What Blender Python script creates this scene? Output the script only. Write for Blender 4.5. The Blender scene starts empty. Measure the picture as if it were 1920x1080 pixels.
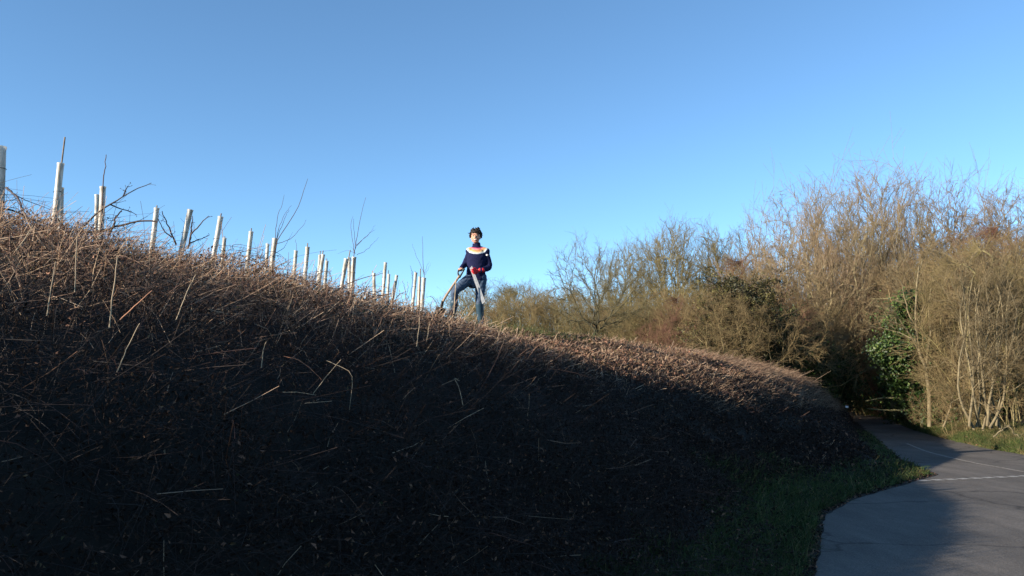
import bpy, bmesh, math, random
import numpy as np
from mathutils import Vector, Matrix

random.seed(3)
RNG = np.random.default_rng(11)
scene = bpy.context.scene
col = scene.collection

# ------------------------------------------------------------------ camera
F_PX = 1600.0                                   # focal length in photograph pixels
CAM_H = 1.6
PITCH = math.atan(180.0 / F_PX)
cam_data = bpy.data.cameras.new('camera')
cam = bpy.data.objects.new('camera', cam_data)
col.objects.link(cam)
cam.location = (0, 0, CAM_H)
cam.rotation_euler = (math.radians(90) + PITCH, 0, 0)
cam_data.sensor_width = 36.0
cam_data.lens = 36.0 * F_PX / 1920.0
cam_data.clip_start = 0.05
cam_data.clip_end = 3000.0
scene.camera = cam

# ------------------------------------------------------------------ sky, sun, exposure
SUN_EL = math.radians(16.0)
SUN_AZ = math.radians(62.0)                     # to the left of straight behind the camera
TO_SUN = Vector((-math.sin(SUN_AZ) * math.cos(SUN_EL), -math.cos(SUN_AZ) * math.cos(SUN_EL), math.sin(SUN_EL)))
world = bpy.data.worlds.new('World')
scene.world = world
world.use_nodes = True
wn, wl = world.node_tree.nodes, world.node_tree.links
wn.clear()
sky = wn.new('ShaderNodeTexSky')
sky.sky_type = 'NISHITA'
sky.sun_disc = False
sky.sun_elevation = SUN_EL
sky.sun_rotation = math.atan2(TO_SUN.x, TO_SUN.y)
sky.altitude = 3000.0
sky.air_density = 1.0
sky.dust_density = 0.0
sky.ozone_density = 3.3
bg = wn.new('ShaderNodeBackground')
bg.inputs['Strength'].default_value = 0.107
wo = wn.new('ShaderNodeOutputWorld')
wb = wn.new('ShaderNodeMix')                    # the camera's white balance, the same over the whole sky
wb.data_type = 'RGBA'; wb.blend_type = 'MULTIPLY'; wb.inputs['Factor'].default_value = 1.0
wb.inputs['B'].default_value = (.95, 1.06, 1.0, 1)
wl.new(sky.outputs['Color'], wb.inputs['A'])
wl.new(wb.outputs['Result'], bg.inputs['Color'])
wl.new(bg.outputs['Background'], wo.inputs['Surface'])

sun_data = bpy.data.lights.new('sun', 'SUN')
sun_data.energy = 5.0
sun_data.angle = math.radians(0.5)
sun_data.color = (1.0, 0.88, 0.72)
sun = bpy.data.objects.new('sun', sun_data)
sun.rotation_euler = TO_SUN.to_track_quat('Z', 'Y').to_euler()
sun.location = TO_SUN * 60
col.objects.link(sun)

scene.view_settings.view_transform = 'Standard'
scene.view_settings.look = 'None'
scene.view_settings.exposure = 1.3
scene.view_settings.gamma = 1.0
scene.view_settings.use_curve_mapping = False
scene.cycles.max_bounces = 6
scene.cycles.diffuse_bounces = 3

# ------------------------------------------------------------------ small helpers
def ray(px, py):
    cx, cy = (px - 960) / F_PX, (540 - py) / F_PX
    return Vector((cx, math.cos(PITCH) - cy * math.sin(PITCH), math.sin(PITCH) + cy * math.cos(PITCH)))

def at(px, py, d):
    """point of the place seen at photograph pixel (px, py), d metres ahead"""
    r = ray(px, py)
    return Vector((0, 0, CAM_H)) + r * (d / r.y)

def on_flat(px, py, z=0.0):
    r = ray(px, py)
    return Vector((0, 0, CAM_H)) + r * ((z - CAM_H) / r.z)

def sstep(a, b, x):
    t = np.clip((x - a) / (b - a), 0, 1)
    return t * t * (3 - 2 * t)

CO = np.array([-4.5, 7.5])                      # bank line: origin and direction along the crest
CU = np.array([0.5354, 0.8446])
CV = np.array([0.8446, -0.5354])
def to_uv(x, y):
    dx, dy = x - CO[0], y - CO[1]
    return dx * CU[0] + dy * CU[1], dx * CV[0] + dy * CV[1]
def to_xy(u, v):
    return CO[0] + u * CU[0] + v * CV[0], CO[1] + u * CU[1] + v * CV[1]

def wob(x, y, s=1.0, seed=0):
    """cheap smooth noise in about -1..1"""
    a = seed * 1.7
    return (np.sin(x * 1.3 * s + a + 1.7 * np.sin(y * 0.9 * s + a)) + np.sin(y * 1.7 * s - a + 1.3 * np.sin(x * 1.1 * s - 2 * a))
            + 0.6 * np.sin((x + y) * 2.9 * s + a * 3) + 0.6 * np.sin((x - y) * 3.3 * s + a * 5)) / 3.2

def v_foot(u):
    return np.interp(u, [-60, 3, 7.2, 9, 13.1, 16, 21.2, 32, 42, 57], [6.4, 6.15, 5.32, 5.36, 5.95, 4.95, 3.75, 1.15, -1.4, -8.2])
def u_far(v):
    return np.interp(v, [-6.5, 1.2, 3.03, 4.03, 5.35, 6.44, 7.2, 10, 60], [58, 39.2, 30.9, 27.3, 23.15, 20.3, 18.7, 18.4, 18.2])
def crest(u):
    return np.interp(u, [-30, -5, 0, 3.65, 6, 8.2, 11, 14.6, 20, 24.3, 28, 31, 34, 60],
                     [3.1, 3.0, 2.68, 2.46, 2.36, 2.42, 2.36, 2.26, 2.06, 1.82, 1.2, .5, .25, .3])
PS = [0, .1, .2, .3, .4, .5, .6, .7, .8, .9, 1.0]
PZ = [1, .965, .915, .855, .785, .70, .585, .41, .22, .07, 0]
def height(x, y):
    x = np.asarray(x, float); y = np.asarray(y, float)
    u, v = to_uv(x, y)
    vf = v_foot(u)
    H = crest(u)
    s = np.clip(v / np.maximum(vf - .42 * sstep(1.5, 3, vf), .05), 0, 1)
    zb = H * np.interp(s, PS, PZ)
    zb = np.where(vf < 0.6, np.minimum(zb, np.clip((vf - v) * .25, 0, 1)), zb)
    back = 2.5 + 0.035 * np.clip(-v, 0, 45)
    zb = np.where(v < 0, H + (back - H) * sstep(0, 12, -v), zb)
    zb = np.where((v < 0) & (vf < 0.6), np.clip(vf - v, 0, 30) * 0.12, zb)
    zb = zb + 0.05 * wob(x, y, 1.1, 1) * sstep(.42, 1.2, vf - v)
    # the little mound under the forward foot of the digger
    w = u - u_far(v)
    zr = 0.13 * sstep(0.35, 1.3, w) + 1.3 * sstep(1, 16, w) + 2.2 * sstep(14, 60, w) + 0.05 * wob(x, y, 0.9, 2) * sstep(0.4, 2, w)
    return np.where(w > 0, zr, np.where(v < vf, zb, 0.0))
def hgt(x, y):
    return float(height(np.array([x]), np.array([y]))[0])

# ------------------------------------------------------------------ meshes from arrays
def unit(a):
    return a / np.maximum(np.linalg.norm(a, axis=-1, keepdims=True), 1e-9)

def tubes(P, R, tint, sides=3, taper_cap=True):
    """P (N,K,3) polylines, R (N,K) radii, tint (N,) -> verts, quads, tint per vertex"""
    P = np.asarray(P, float); R = np.asarray(R, float)
    N, K, _ = P.shape
    T = np.empty_like(P)
    T[:, 1:-1] = P[:, 2:] - P[:, :-2]
    T[:, 0] = P[:, 1] - P[:, 0]
    T[:, -1] = P[:, -1] - P[:, -2]
    T = unit(T)
    m = np.abs(unit(P[:, -1] - P[:, 0]))
    ref = np.zeros((N, 3)); ref[np.arange(N), np.argmin(m, axis=1)] = 1
    A = unit(np.cross(T, ref[:, None, :]))
    B = np.cross(T, A)
    ang = np.arange(sides) * 2 * np.pi / sides
    V = P[:, :, None, :] + R[:, :, None, None] * (np.cos(ang)[None, None, :, None] * A[:, :, None, :] + np.sin(ang)[None, None, :, None] * B[:, :, None, :])
    V = V.reshape(-1, 3)
    n, k, s = np.meshgrid(np.arange(N), np.arange(K - 1), np.arange(sides), indexing='ij')
    base = n * K * sides
    s2 = (s + 1) % sides
    Q = np.stack([base + k * sides + s, base + k * sides + s2, base + (k + 1) * sides + s2, base + (k + 1) * sides + s], -1).reshape(-1, 4)
    t = np.asarray(tint, float)
    t = np.repeat(t, K * sides) if t.ndim == 1 else np.repeat(t.reshape(-1), sides)
    return V, Q, t

def leaves(C, size, tint, fold=0.35, aspect=0.55, N=None, A=None):
    """little folded leaves: 2 quads sharing a midrib; C (n,3), size (n,)"""
    n = len(C)
    if N is None:
        N = unit(RNG.normal(size=(n, 3)))
    if A is None:
        A = RNG.normal(size=(n, 3))
    A = unit(A - (A * N).sum(1, keepdims=True) * N)
    B = np.cross(N, A)
    s = np.asarray(size)[:, None]
    tip, tail = C + A * s, C - A * s
    l = C + B * s * aspect + N * s * fold
    r = C - B * s * aspect + N * s * fold
    V = np.stack([tail, r, tip, l], 1).reshape(-1, 3)
    i = np.arange(n)[:, None] * 4
    Q = np.concatenate([i + [[0, 1, 2, 2]], i + [[0, 2, 3, 3]]])
    return V, Q, np.repeat(tint, 4)

def build(name, pieces, mat, parent=None, smooth=True):
    """pieces: list of (verts, quads, tint); quads with a repeated last index are triangles"""
    Vs, Qs, Ts, off = [], [], [], 0
    for V, Q, t in pieces:
        Vs.append(V); Qs.append(Q + off); Ts.append(t); off += len(V)
    V = np.concatenate(Vs); Q = np.concatenate(Qs).astype(np.int32); t = np.concatenate(Ts)
    tri = Q[:, 2] == Q[:, 3]
    tot = np.where(tri, 3, 4).astype(np.int32)
    mask = np.ones(Q.shape, bool); mask[tri, 3] = False
    loops = Q[mask]
    starts = np.concatenate([[0], np.cumsum(tot)[:-1]]).astype(np.int32)
    me = bpy.data.meshes.new(name)
    me.vertices.add(len(V)); me.vertices.foreach_set('co', V.astype(np.float32).ravel())
    me.loops.add(len(loops)); me.loops.foreach_set('vertex_index', loops.astype(np.int32))
    me.polygons.add(len(tot)); me.polygons.foreach_set('loop_start', starts); me.polygons.foreach_set('loop_total', tot)
    if smooth:
        me.polygons.foreach_set('use_smooth', np.ones(len(tot), bool))
    a = me.attributes.new('tint', 'FLOAT', 'POINT'); a.data.foreach_set('value', t.astype(np.float32))
    me.update(calc_edges=True)
    for mm in (mat if isinstance(mat, (list, tuple)) else [mat]):
        me.materials.append(mm)
    return link(name, me, parent)

def link(name, me, parent=None):
    o = bpy.data.objects.new(name, me)
    col.objects.link(o)
    if parent is not None:
        o.parent = parent
    return o

def thing(name, label, cat, loc=(0, 0, 0), group=None, rot=None):
    o = bpy.data.objects.new(name, None)
    o.empty_display_size = .2
    col.objects.link(o)
    o.location = loc
    if rot is not None:
        o.rotation_euler = rot
    return tag(o, label, cat, group)

def tag(o, label, cat, group=None, kind=None):
    if label: o['label'] = label
    if cat: o['category'] = cat
    if group: o['group'] = group
    if kind: o['kind'] = kind
    return o

def copy_tree(o, parent=None):
    c = o.copy()
    col.objects.link(c)
    if parent is not None:
        c.parent = parent
    for ch in list(o.children):
        copy_tree(ch, c)
    return c

def curve_pts(pts, n):
    """Catmull-Rom through pts -> n points"""
    p = [Vector(q) for q in pts]
    p = [p[0] * 2 - p[1]] + p + [p[-1] * 2 - p[-2]]
    out = []
    m = len(p) - 3
    for i in range(n):
        t = i / (n - 1) * m
        k = min(int(t), m - 1); f = t - k
        a, b, c, d = p[k:k + 4]
        out.append(0.5 * ((2 * b) + (c - a) * f + (2 * a - 5 * b + 4 * c - d) * f * f + (3 * b - a - 3 * c + d) * f ** 3))
    return np.array([list(q) for q in out])

# ------------------------------------------------------------------ materials
def mat(name, colors, rough=.8, noise=None, noise_amt=0.35, translucent=0.0, spec=.3, obj_random=0.0, bump=0.0, bump_scale=60):
    """colour ramp over the 'tint' attribute, broken up by noise"""
    m = bpy.data.materials.new(name); m.use_nodes = True
    n, l = m.node_tree.nodes, m.node_tree.links
    p = n['Principled BSDF']
    p.inputs['Roughness'].default_value = rough
    p.inputs['Specular IOR Level'].default_value = spec
    at_ = n.new('ShaderNodeAttribute'); at_.attribute_name = 'tint'
    fac = at_.outputs['Fac']
    if obj_random:
        oi = n.new('ShaderNodeObjectInfo')
        ma = n.new('ShaderNodeMath'); ma.operation = 'MULTIPLY_ADD'
        sb = n.new('ShaderNodeMath'); sb.operation = 'SUBTRACT'; sb.inputs[1].default_value = .5
        l.new(oi.outputs['Random'], sb.inputs[0])
        l.new(sb.outputs[0], ma.inputs[0]); ma.inputs[1].default_value = obj_random
        l.new(fac, ma.inputs[2]); fac = ma.outputs[0]
    r = n.new('ShaderNodeValToRGB')
    while len(r.color_ramp.elements) < len(colors):
        r.color_ramp.elements.new(0.5)
    for i, c in enumerate(colors):
        e = r.color_ramp.elements[i]
        e.position = i / max(1, len(colors) - 1)
        e.color = (*c, 1)
    l.new(fac, r.inputs[0])
    out = r.outputs[0]
    if noise:
        tc = n.new('ShaderNodeTexCoord')
        nz = n.new('ShaderNodeTexNoise'); nz.inputs['Scale'].default_value = noise; nz.inputs['Detail'].default_value = 5
        l.new(tc.outputs['Object'], nz.inputs['Vector'])
        mr = n.new('ShaderNodeMapRange'); mr.inputs['From Min'].default_value = .3; mr.inputs['From Max'].default_value = .7
        mr.inputs['To Min'].default_value = 1 - noise_amt; mr.inputs['To Max'].default_value = 1 + noise_amt
        l.new(nz.outputs['Fac'], mr.inputs['Value'])
        mx = n.new('ShaderNodeMix'); mx.data_type = 'RGBA'; mx.blend_type = 'MULTIPLY'; mx.inputs['Factor'].default_value = 1
        l.new(out, mx.inputs['A']); l.new(mr.outputs[0], mx.inputs['B'])
        out = mx.outputs['Result']
    l.new(out, p.inputs['Base Color'])
    if bump:
        tc2 = n.new('ShaderNodeTexCoord')
        nb = n.new('ShaderNodeTexNoise'); nb.inputs['Scale'].default_value = bump_scale; nb.inputs['Detail'].default_value = 4
        l.new(tc2.outputs['Object'], nb.inputs['Vector'])
        bp = n.new('ShaderNodeBump'); bp.inputs['Strength'].default_value = bump; bp.inputs['Distance'].default_value = .02
        l.new(nb.outputs['Fac'], bp.inputs['Height']); l.new(bp.outputs[0], p.inputs['Normal'])
    if translucent:
        tr = n.new('ShaderNodeBsdfTranslucent'); l.new(out, tr.inputs['Color'])
        ms = n.new('ShaderNodeMixShader'); ms.inputs[0].default_value = translucent
        l.new(p.outputs[0], ms.inputs[1]); l.new(tr.outputs[0], ms.inputs[2])
        l.new(ms.outputs[0], n['Material Output'].inputs['Surface'])
    return m

def plain(name, c, rough=.6, **k):
    return mat(name, [c, c], rough, **k)

M_soil = plain('soil', (.014, .011, .008), .95, noise=3, noise_amt=.5, bump=.6, bump_scale=20)
M_stick = mat('dry_stem', [(.006, .005, .004), (.024, .014, .010), (.13, .066, .045), (.32, .20, .132), (.54, .40, .27)], .6, noise=14, noise_amt=.25)
M_cane = mat('bramble_cane', [(.008, .0065, .006), (.02, .014, .011), (.07, .034, .026)], .5, noise=12, noise_amt=.3)
M_leaf = mat('dead_leaf', [(.008, .0055, .004), (.045, .024, .016), (.29, .15, .098), (.13, .10, .045), (.04, .05, .018)], .75, noise=9, noise_amt=.35, translucent=.22)
M_straw = mat('dry_grass', [(.12, .07, .045), (.19, .12, .078), (.26, .175, .115), (.33, .245, .165)], .7, noise=6, noise_amt=.25, translucent=.2)
M_grass = mat('grass', [(.014, .038, .009), (.03, .062, .014), (.085, .105, .027), (.22, .165, .075)], .6, noise=1.5, noise_amt=.3, translucent=.25)
M_bark = mat('bark', [(.22, .19, .11), (.205, .17, .092), (.19, .145, .08), (.175, .12, .075)], .85, noise=2.5, noise_amt=.35, obj_random=.35, bump=.4)
M_bark_olive = mat('mossy_bark', [(.185, .17, .085), (.18, .155, .07), (.165, .135, .058), (.145, .11, .05)], .85, noise=2.5, noise_amt=.35, obj_random=.35, bump=.4)
M_bark_dark = mat('dark_bark_tree', [(.035, .032, .02), (.06, .055, .03), (.11, .095, .045), (.13, .105, .05)], .85, noise=2.5, noise_amt=.35, bump=.3)
M_bark_brown = mat('brown_bark', [(.20, .165, .085), (.19, .15, .072), (.17, .125, .058), (.145, .10, .05)], .85, noise=2.5, noise_amt=.3, obj_random=.35, bump=.3)
M_bark_red = mat('reddish_bark', [(.09, .05, .035), (.12, .06, .04), (.14, .07, .045)], .85, noise=2.5, noise_amt=.3, obj_random=.3)
M_pale_bark = mat('pale_bark', [(.145, .118, .068), (.14, .11, .06), (.135, .10, .055)], .8, noise=5, noise_amt=.4, bump=.4)
M_ivy = mat('ivy_leaf', [(.010, .022, .006), (.024, .05, .010), (.045, .08, .016), (.085, .11, .025)], .5, noise=2, noise_amt=.4, spec=.3)
M_yew = mat('evergreen_spray', [(.02, .021, .009), (.06, .055, .018), (.14, .12, .04)], .6, noise=3, noise_amt=.4)
M_asphalt = None

def asphalt():
    m = bpy.data.materials.new('asphalt'); m.use_nodes = True
    n, l = m.node_tree.nodes, m.node_tree.links
    p = n['Principled BSDF']; p.inputs['Roughness'].default_value = .85; p.inputs['Specular IOR Level'].default_value = .25
    tc = n.new('ShaderNodeTexCoord')
    a = n.new('ShaderNodeTexNoise'); a.inputs['Scale'].default_value = .45; a.inputs['Detail'].default_value = 6
    b = n.new('ShaderNodeTexNoise'); b.inputs['Scale'].default_value = 55; b.inputs['Detail'].default_value = 3
    v = n.new('ShaderNodeTexVoronoi'); v.inputs['Scale'].default_value = 90
    for q in (a, b, v): l.new(tc.outputs['Object'], q.inputs['Vector'])
    r = n.new('ShaderNodeValToRGB')
    r.color_ramp.elements[0].position = .3; r.color_ramp.elements[0].color = (.078, .069, .060, 1)
    r.color_ramp.elements[1].position = .7; r.color_ramp.elements[1].color = (.125, .110, .096, 1)
    l.new(a.outputs['Fac'], r.inputs[0])
    mr = n.new('ShaderNodeMapRange'); mr.inputs['From Min'].default_value = .25; mr.inputs['From Max'].default_value = .75
    mr.inputs['To Min'].default_value = .6; mr.inputs['To Max'].default_value = 1.4
    l.new(b.outputs['Fac'], mr.inputs['Value'])
    mx = n.new('ShaderNodeMix'); mx.data_type = 'RGBA'; mx.blend_type = 'MULTIPLY'; mx.inputs['Factor'].default_value = 1
    l.new(r.outputs[0], mx.inputs['A']); l.new(mr.outputs[0], mx.inputs['B'])
    ck = n.new('ShaderNodeTexVoronoi'); ck.feature = 'DISTANCE_TO_EDGE'; ck.inputs['Scale'].default_value = .55
    wn_ = n.new('ShaderNodeTexNoise'); wn_.inputs['Scale'].default_value = 1.2; wn_.inputs['Detail'].default_value = 6
    wv = n.new('ShaderNodeMix'); wv.data_type = 'VECTOR'; wv.inputs['Factor'].default_value = .45
    l.new(tc.outputs['Object'], wn_.inputs['Vector']); l.new(tc.outputs['Object'], wv.inputs['A']); l.new(wn_.outputs['Color'], wv.inputs['B']); l.new(wv.outputs['Result'], ck.inputs['Vector'])
    cr_ = n.new('ShaderNodeValToRGB'); cr_.color_ramp.elements[0].position = .0; cr_.color_ramp.elements[0].color = (.45, .45, .45, 1)
    cr_.color_ramp.elements[1].position = .012; cr_.color_ramp.elements[1].color = (1, 1, 1, 1)
    l.new(ck.outputs['Distance'], cr_.inputs[0])
    st = n.new('ShaderNodeTexNoise'); st.inputs['Scale'].default_value = 2.6; st.inputs['Detail'].default_value = 8; st.inputs['Roughness'].default_value = .7
    sm = n.new('ShaderNodeMapping'); sm.inputs['Rotation'].default_value = (0, 0, -.55); sm.inputs['Scale'].default_value = (1, .25, 1)
    l.new(tc.outputs['Object'], sm.inputs['Vector']); l.new(sm.outputs[0], st.inputs['Vector'])
    sr = n.new('ShaderNodeMapRange'); sr.inputs['From Min'].default_value = .35; sr.inputs['From Max'].default_value = .65; sr.inputs['To Min'].default_value = .78; sr.inputs['To Max'].default_value = 1.2
    l.new(st.outputs['Fac'], sr.inputs['Value'])
    m2 = n.new('ShaderNodeMix'); m2.data_type = 'RGBA'; m2.blend_type = 'MULTIPLY'; m2.inputs['Factor'].default_value = 1
    m3 = n.new('ShaderNodeMix'); m3.data_type = 'RGBA'; m3.blend_type = 'MULTIPLY'; m3.inputs['Factor'].default_value = 1
    l.new(mx.outputs['Result'], m2.inputs['A']); l.new(cr_.outputs[0], m2.inputs['B']); l.new(m2.outputs['Result'], m3.inputs['A']); l.new(sr.outputs[0], m3.inputs['B'])
    l.new(m3.outputs['Result'], p.inputs['Base Color'])
    bp = n.new('ShaderNodeBump'); bp.inputs['Strength'].default_value = .5; bp.inputs['Distance'].default_value = .006
    l.new(v.outputs['Distance'], bp.inputs['Height']); l.new(bp.outputs[0], p.inputs['Normal'])
    return m
M_asphalt = asphalt()
M_paint = plain('worn_road_paint', (.27, .26, .235), .7, noise=25, noise_amt=.5)
M_paint_worn = plain('faded_road_paint', (.22, .20, .17), .8, noise=18, noise_amt=.6)

# ------------------------------------------------------------------ the ground, one sheet to the horizon
def axis_pts(lo, hi, fine, far, step):
    inner = np.arange(lo, hi + 1e-6, fine)
    a, b, s = [hi], [lo], fine
    while a[-1] < far:
        s *= step; a.append(a[-1] + s); b.append(b[-1] - s)
    return np.concatenate([b[:0:-1], inner, a[1:]])
us = axis_pts(-10, 60, .3, 1500, 1.22)
vs = axis_pts(-16, 24, .3, 1500, 1.22)
U, Vv = np.meshgrid(us, vs, indexing='ij')
X, Y = to_xy(U, Vv)
Z = height(X, Y)
n_u, n_v = U.shape
gi, gj = np.meshgrid(np.arange(n_u - 1), np.arange(n_v - 1), indexing='ij')
q = np.stack([gi * n_v + gj, (gi + 1) * n_v + gj, (gi + 1) * n_v + gj + 1, gi * n_v + gj + 1], -1).reshape(-1, 4)[:, ::-1]
ground = build('ground', [(np.stack([X, Y, Z], -1).reshape(-1, 3), q, np.zeros(n_u * n_v))], M_soil)
tag(ground, None, None, kind='structure')

# the lane and the junction: one asphalt sheet
uu = np.concatenate([np.arange(-60, -2, 4), np.arange(-2, 40, .12), np.arange(40, 58, .6)])
left = [(u_, v_foot(u_) + .035 * wob(np.array(u_), np.array(u_ * .3), 2.2, 4) + .02 * wob(np.array(u_), np.array(u_ * .7), 9, 5)) for u_ in uu]
vv = np.concatenate([np.arange(-6.5, 10, .15), np.array([12, 20, 40, 60])])
far = [(float(u_far(v_)) + .1 * float(wob(np.array(v_), np.array(1.0), 1.9, 7)), v_) for v_ in vv]
outline = left + far[0:] + [(12.5, 60), (12.5, 22), (12.0, 15), (10.5, 13), (5, 12.2), (-60, 12.0)]
bm = bmesh.new()
vs_ = [bm.verts.new((*to_xy(float(a), float(b)), .004)) for a, b in outline]
f = bm.faces.new(vs_)
f.normal_update()
if f.normal.z < 0: f.normal_flip()
bmesh.ops.triangulate(bm, faces=bm.faces[:])
me = bpy.data.meshes.new('road'); bm.to_mesh(me); bm.free()
me.materials.append(M_asphalt)
road = link('road', me); tag(road, None, None, kind='structure')

def quad_strip(name, pts, width, z, m, parent):
    V, Q = [], []
    for i, p in enumerate(pts):
        t = Vector(pts[min(i + 1, len(pts) - 1)]) - Vector(pts[max(i - 1, 0)]); t.z = 0; t.normalize()
        s = Vector((-t.y, t.x, 0)) * width / 2
        V += [(p[0] + s.x, p[1] + s.y, z), (p[0] - s.x, p[1] - s.y, z)]
    for i in range(len(pts) - 1):
        Q.append((2 * i, 2 * i + 1, 2 * i + 3, 2 * i + 2))
    return build(name, [(np.array(V), np.array(Q), np.zeros(len(V)))], m, parent, smooth=False)
cl = [tuple(on_flat(x, y)) for x, y in ((1700, 832), (1735, 846), (1780, 858), (1830, 869), (1880, 878), (1925, 886), (1990, 893), (2080, 900))]
quad_strip('centre_line', [tuple(p) for p in curve_pts(cl, 30)], .07, .009, M_paint_worn, road)
def dash_line(a, b, n, duty, width, m):
    for i in range(n):
        p = a.lerp(b, i / n); r = a.lerp(b, (i + duty) / n)
        quad_strip('dash', [tuple(p), tuple(p.lerp(r, .5)), tuple(r)], width, .008, m, road)
dash_line(on_flat(1724, 902), on_flat(1936, 892.5), 9, .72, .16, M_paint)

# ------------------------------------------------------------------ the thicket on the bank
def thick(u, v):
    """height of the growth above the soil"""
    h = np.interp(u, [-8, 0, 4, 6.2, 7.2, 9.2, 10.5, 14, 20, 26, 33], [.38, .38, .34, .16, .10, .10, .16, .20, .25, .28, .25])
    x, y = to_xy(u, v)
    h = h * (1 + .42 * wob(x, y, 2.3, 5) + .12 * wob(x, y, 6.1, 15))
    vf = v_foot(u)
    return np.clip(h * np.interp(v / np.maximum(vf, .5), [-.6, -.2, .1, .5, .8, .93, 1], [.6, .9, 1.1, .95, .9, .5, .15]), .04, 2)

def scatter(n, u0, u1, v0, vtop, dref, seed, margin=160):
    r = np.random.default_rng(seed)
    us, vs_ = [], []
    got = 0
    while got < n:
        u = r.uniform(u0, u1, n * 3); v = r.uniform(v0, 1, n * 3)
        vf = v_foot(u); v = np.where(v < 0, v * 2.5, v * vf * vtop)
        x, y = to_xy(u, v)
        z = height(x, y)
        d = np.hypot(x, y)
        px = 960 + F_PX * x / np.maximum(y, .1)
        ok = (y > .8) & (px > -margin) & (px < 1920 + margin) & (vf > .3)
        p = np.clip((dref / np.maximum(d, .5)) ** 2, .04, 1) * ok
        k = r.random(len(u)) < p
        us.append(u[k]); vs_.append(v[k]); got += k.sum()
    u = np.concatenate(us)[:n]; v = np.concatenate(vs_)[:n]
    x, y = to_xy(u, v)
    return u, v, x, y, height(x, y), np.hypot(x, y), r

def scatter_crest(n, seed):
    r = np.random.default_rng(seed)
    u = r.uniform(-24, -2, n); v = r.uniform(-2.5, 3.5, n)
    x, y = to_xy(u, v)
    return u, v, x, y, height(x, y), np.full(n, 14.0), r

def stems(n, K, seed, lean, spread, L, rad, u0=-4, u1=33, v0=-.9, vtop=.94, dref=7, bend=.25, tint=(.0, 1.0), lift=.85, droop=0.0, crest_only=False, dark=(.3, .6)):
    u, v, x, y, z, d, r = scatter_crest(n, seed) if crest_only else scatter(n, u0, u1, v0, vtop, dref, seed)
    h = thick(u, v)
    D = unit(np.array(lean)[None, :] + r.normal(size=(n, 3)) * np.array(spread))
    ln = r.uniform(L[0], L[1], n) * np.clip(.10 + 1.7 * h, .17, 1.0) * np.where(r.random(n) < .06, 1.05, .66)
    D[:, 2] *= .8
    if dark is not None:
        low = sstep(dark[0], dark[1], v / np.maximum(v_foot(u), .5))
    mid = h * (.12 + lift * r.random(n) ** .8)
    base = np.stack([x, y, z + np.maximum(mid - .5 * ln * np.abs(D[:, 2]), -.04)], 1)
    t = np.linspace(0, 1, K)
    B = r.normal(size=(n, 3)) * bend; B[:, 2] -= droop
    P = base[:, None, :] + ln[:, None, None] * (D[:, None, :] * t[None, :, None] + B[:, None, :] * (t ** 2)[None, :, None])
    R = (r.uniform(rad[0], rad[1], n) * np.clip(d / 9, .75, 2.2))[:, None] * np.linspace(1, .55, K)[None, :]
    tn = r.uniform(tint[0], tint[1], n)
    if dark is not None:                         # dark bramble low down, the bank's shade put into its tint; few pale stems
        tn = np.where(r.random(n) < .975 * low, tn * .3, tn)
    return tubes(P, R, tn)

# near growth: stiff straw-coloured stems leaning up to the right, red bramble stems, grey twigs every way
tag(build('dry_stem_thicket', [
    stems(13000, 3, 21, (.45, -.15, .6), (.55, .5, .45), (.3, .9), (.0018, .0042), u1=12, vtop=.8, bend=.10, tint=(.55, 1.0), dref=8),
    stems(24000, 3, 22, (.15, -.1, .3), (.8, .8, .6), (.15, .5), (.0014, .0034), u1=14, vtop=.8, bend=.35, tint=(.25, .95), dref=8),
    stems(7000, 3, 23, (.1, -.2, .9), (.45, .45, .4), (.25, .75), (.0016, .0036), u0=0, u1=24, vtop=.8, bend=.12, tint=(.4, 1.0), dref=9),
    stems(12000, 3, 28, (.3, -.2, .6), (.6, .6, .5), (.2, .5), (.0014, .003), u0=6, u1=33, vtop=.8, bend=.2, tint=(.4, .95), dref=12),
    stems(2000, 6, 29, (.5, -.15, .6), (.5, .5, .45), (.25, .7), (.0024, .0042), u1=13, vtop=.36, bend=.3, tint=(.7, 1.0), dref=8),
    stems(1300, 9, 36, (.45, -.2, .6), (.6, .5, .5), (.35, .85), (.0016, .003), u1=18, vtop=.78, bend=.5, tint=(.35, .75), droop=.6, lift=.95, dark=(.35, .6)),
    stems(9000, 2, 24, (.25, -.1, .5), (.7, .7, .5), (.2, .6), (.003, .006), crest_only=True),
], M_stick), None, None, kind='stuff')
tag(build('bramble_thicket', [
    stems(2600, 8, 25, (.3, -.3, .7), (.7, .6, .5), (.7, 1.6), (.0018, .0036), u1=18, vtop=.9, bend=.3, tint=(0, 1), droop=.6, lift=.6, dark=None),
    stems(15000, 4, 26, (.1, -.1, .5), (.8, .8, .6), (.25, .7), (.0014, .003), u1=30, vtop=.95, bend=.3, tint=(0, 1), droop=.2, dark=None),
    stems(6000, 3, 27, (.2, -.1, .4), (.8, .8, .5), (.2, .5), (.0014, .003), u0=8, u1=33, vtop=.82, bend=.2, tint=(.3, 1), dark=None),
    stems(320, 8, 35, (.4, -.1, .55), (.7, .5, .4), (.5, 1.1), (.0018, .0032), u1=7, v0=-.4, vtop=.25, bend=.4, tint=(0, .8), droop=.55, lift=1.35, dark=None),
], M_cane), None, None, kind='stuff')

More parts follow.
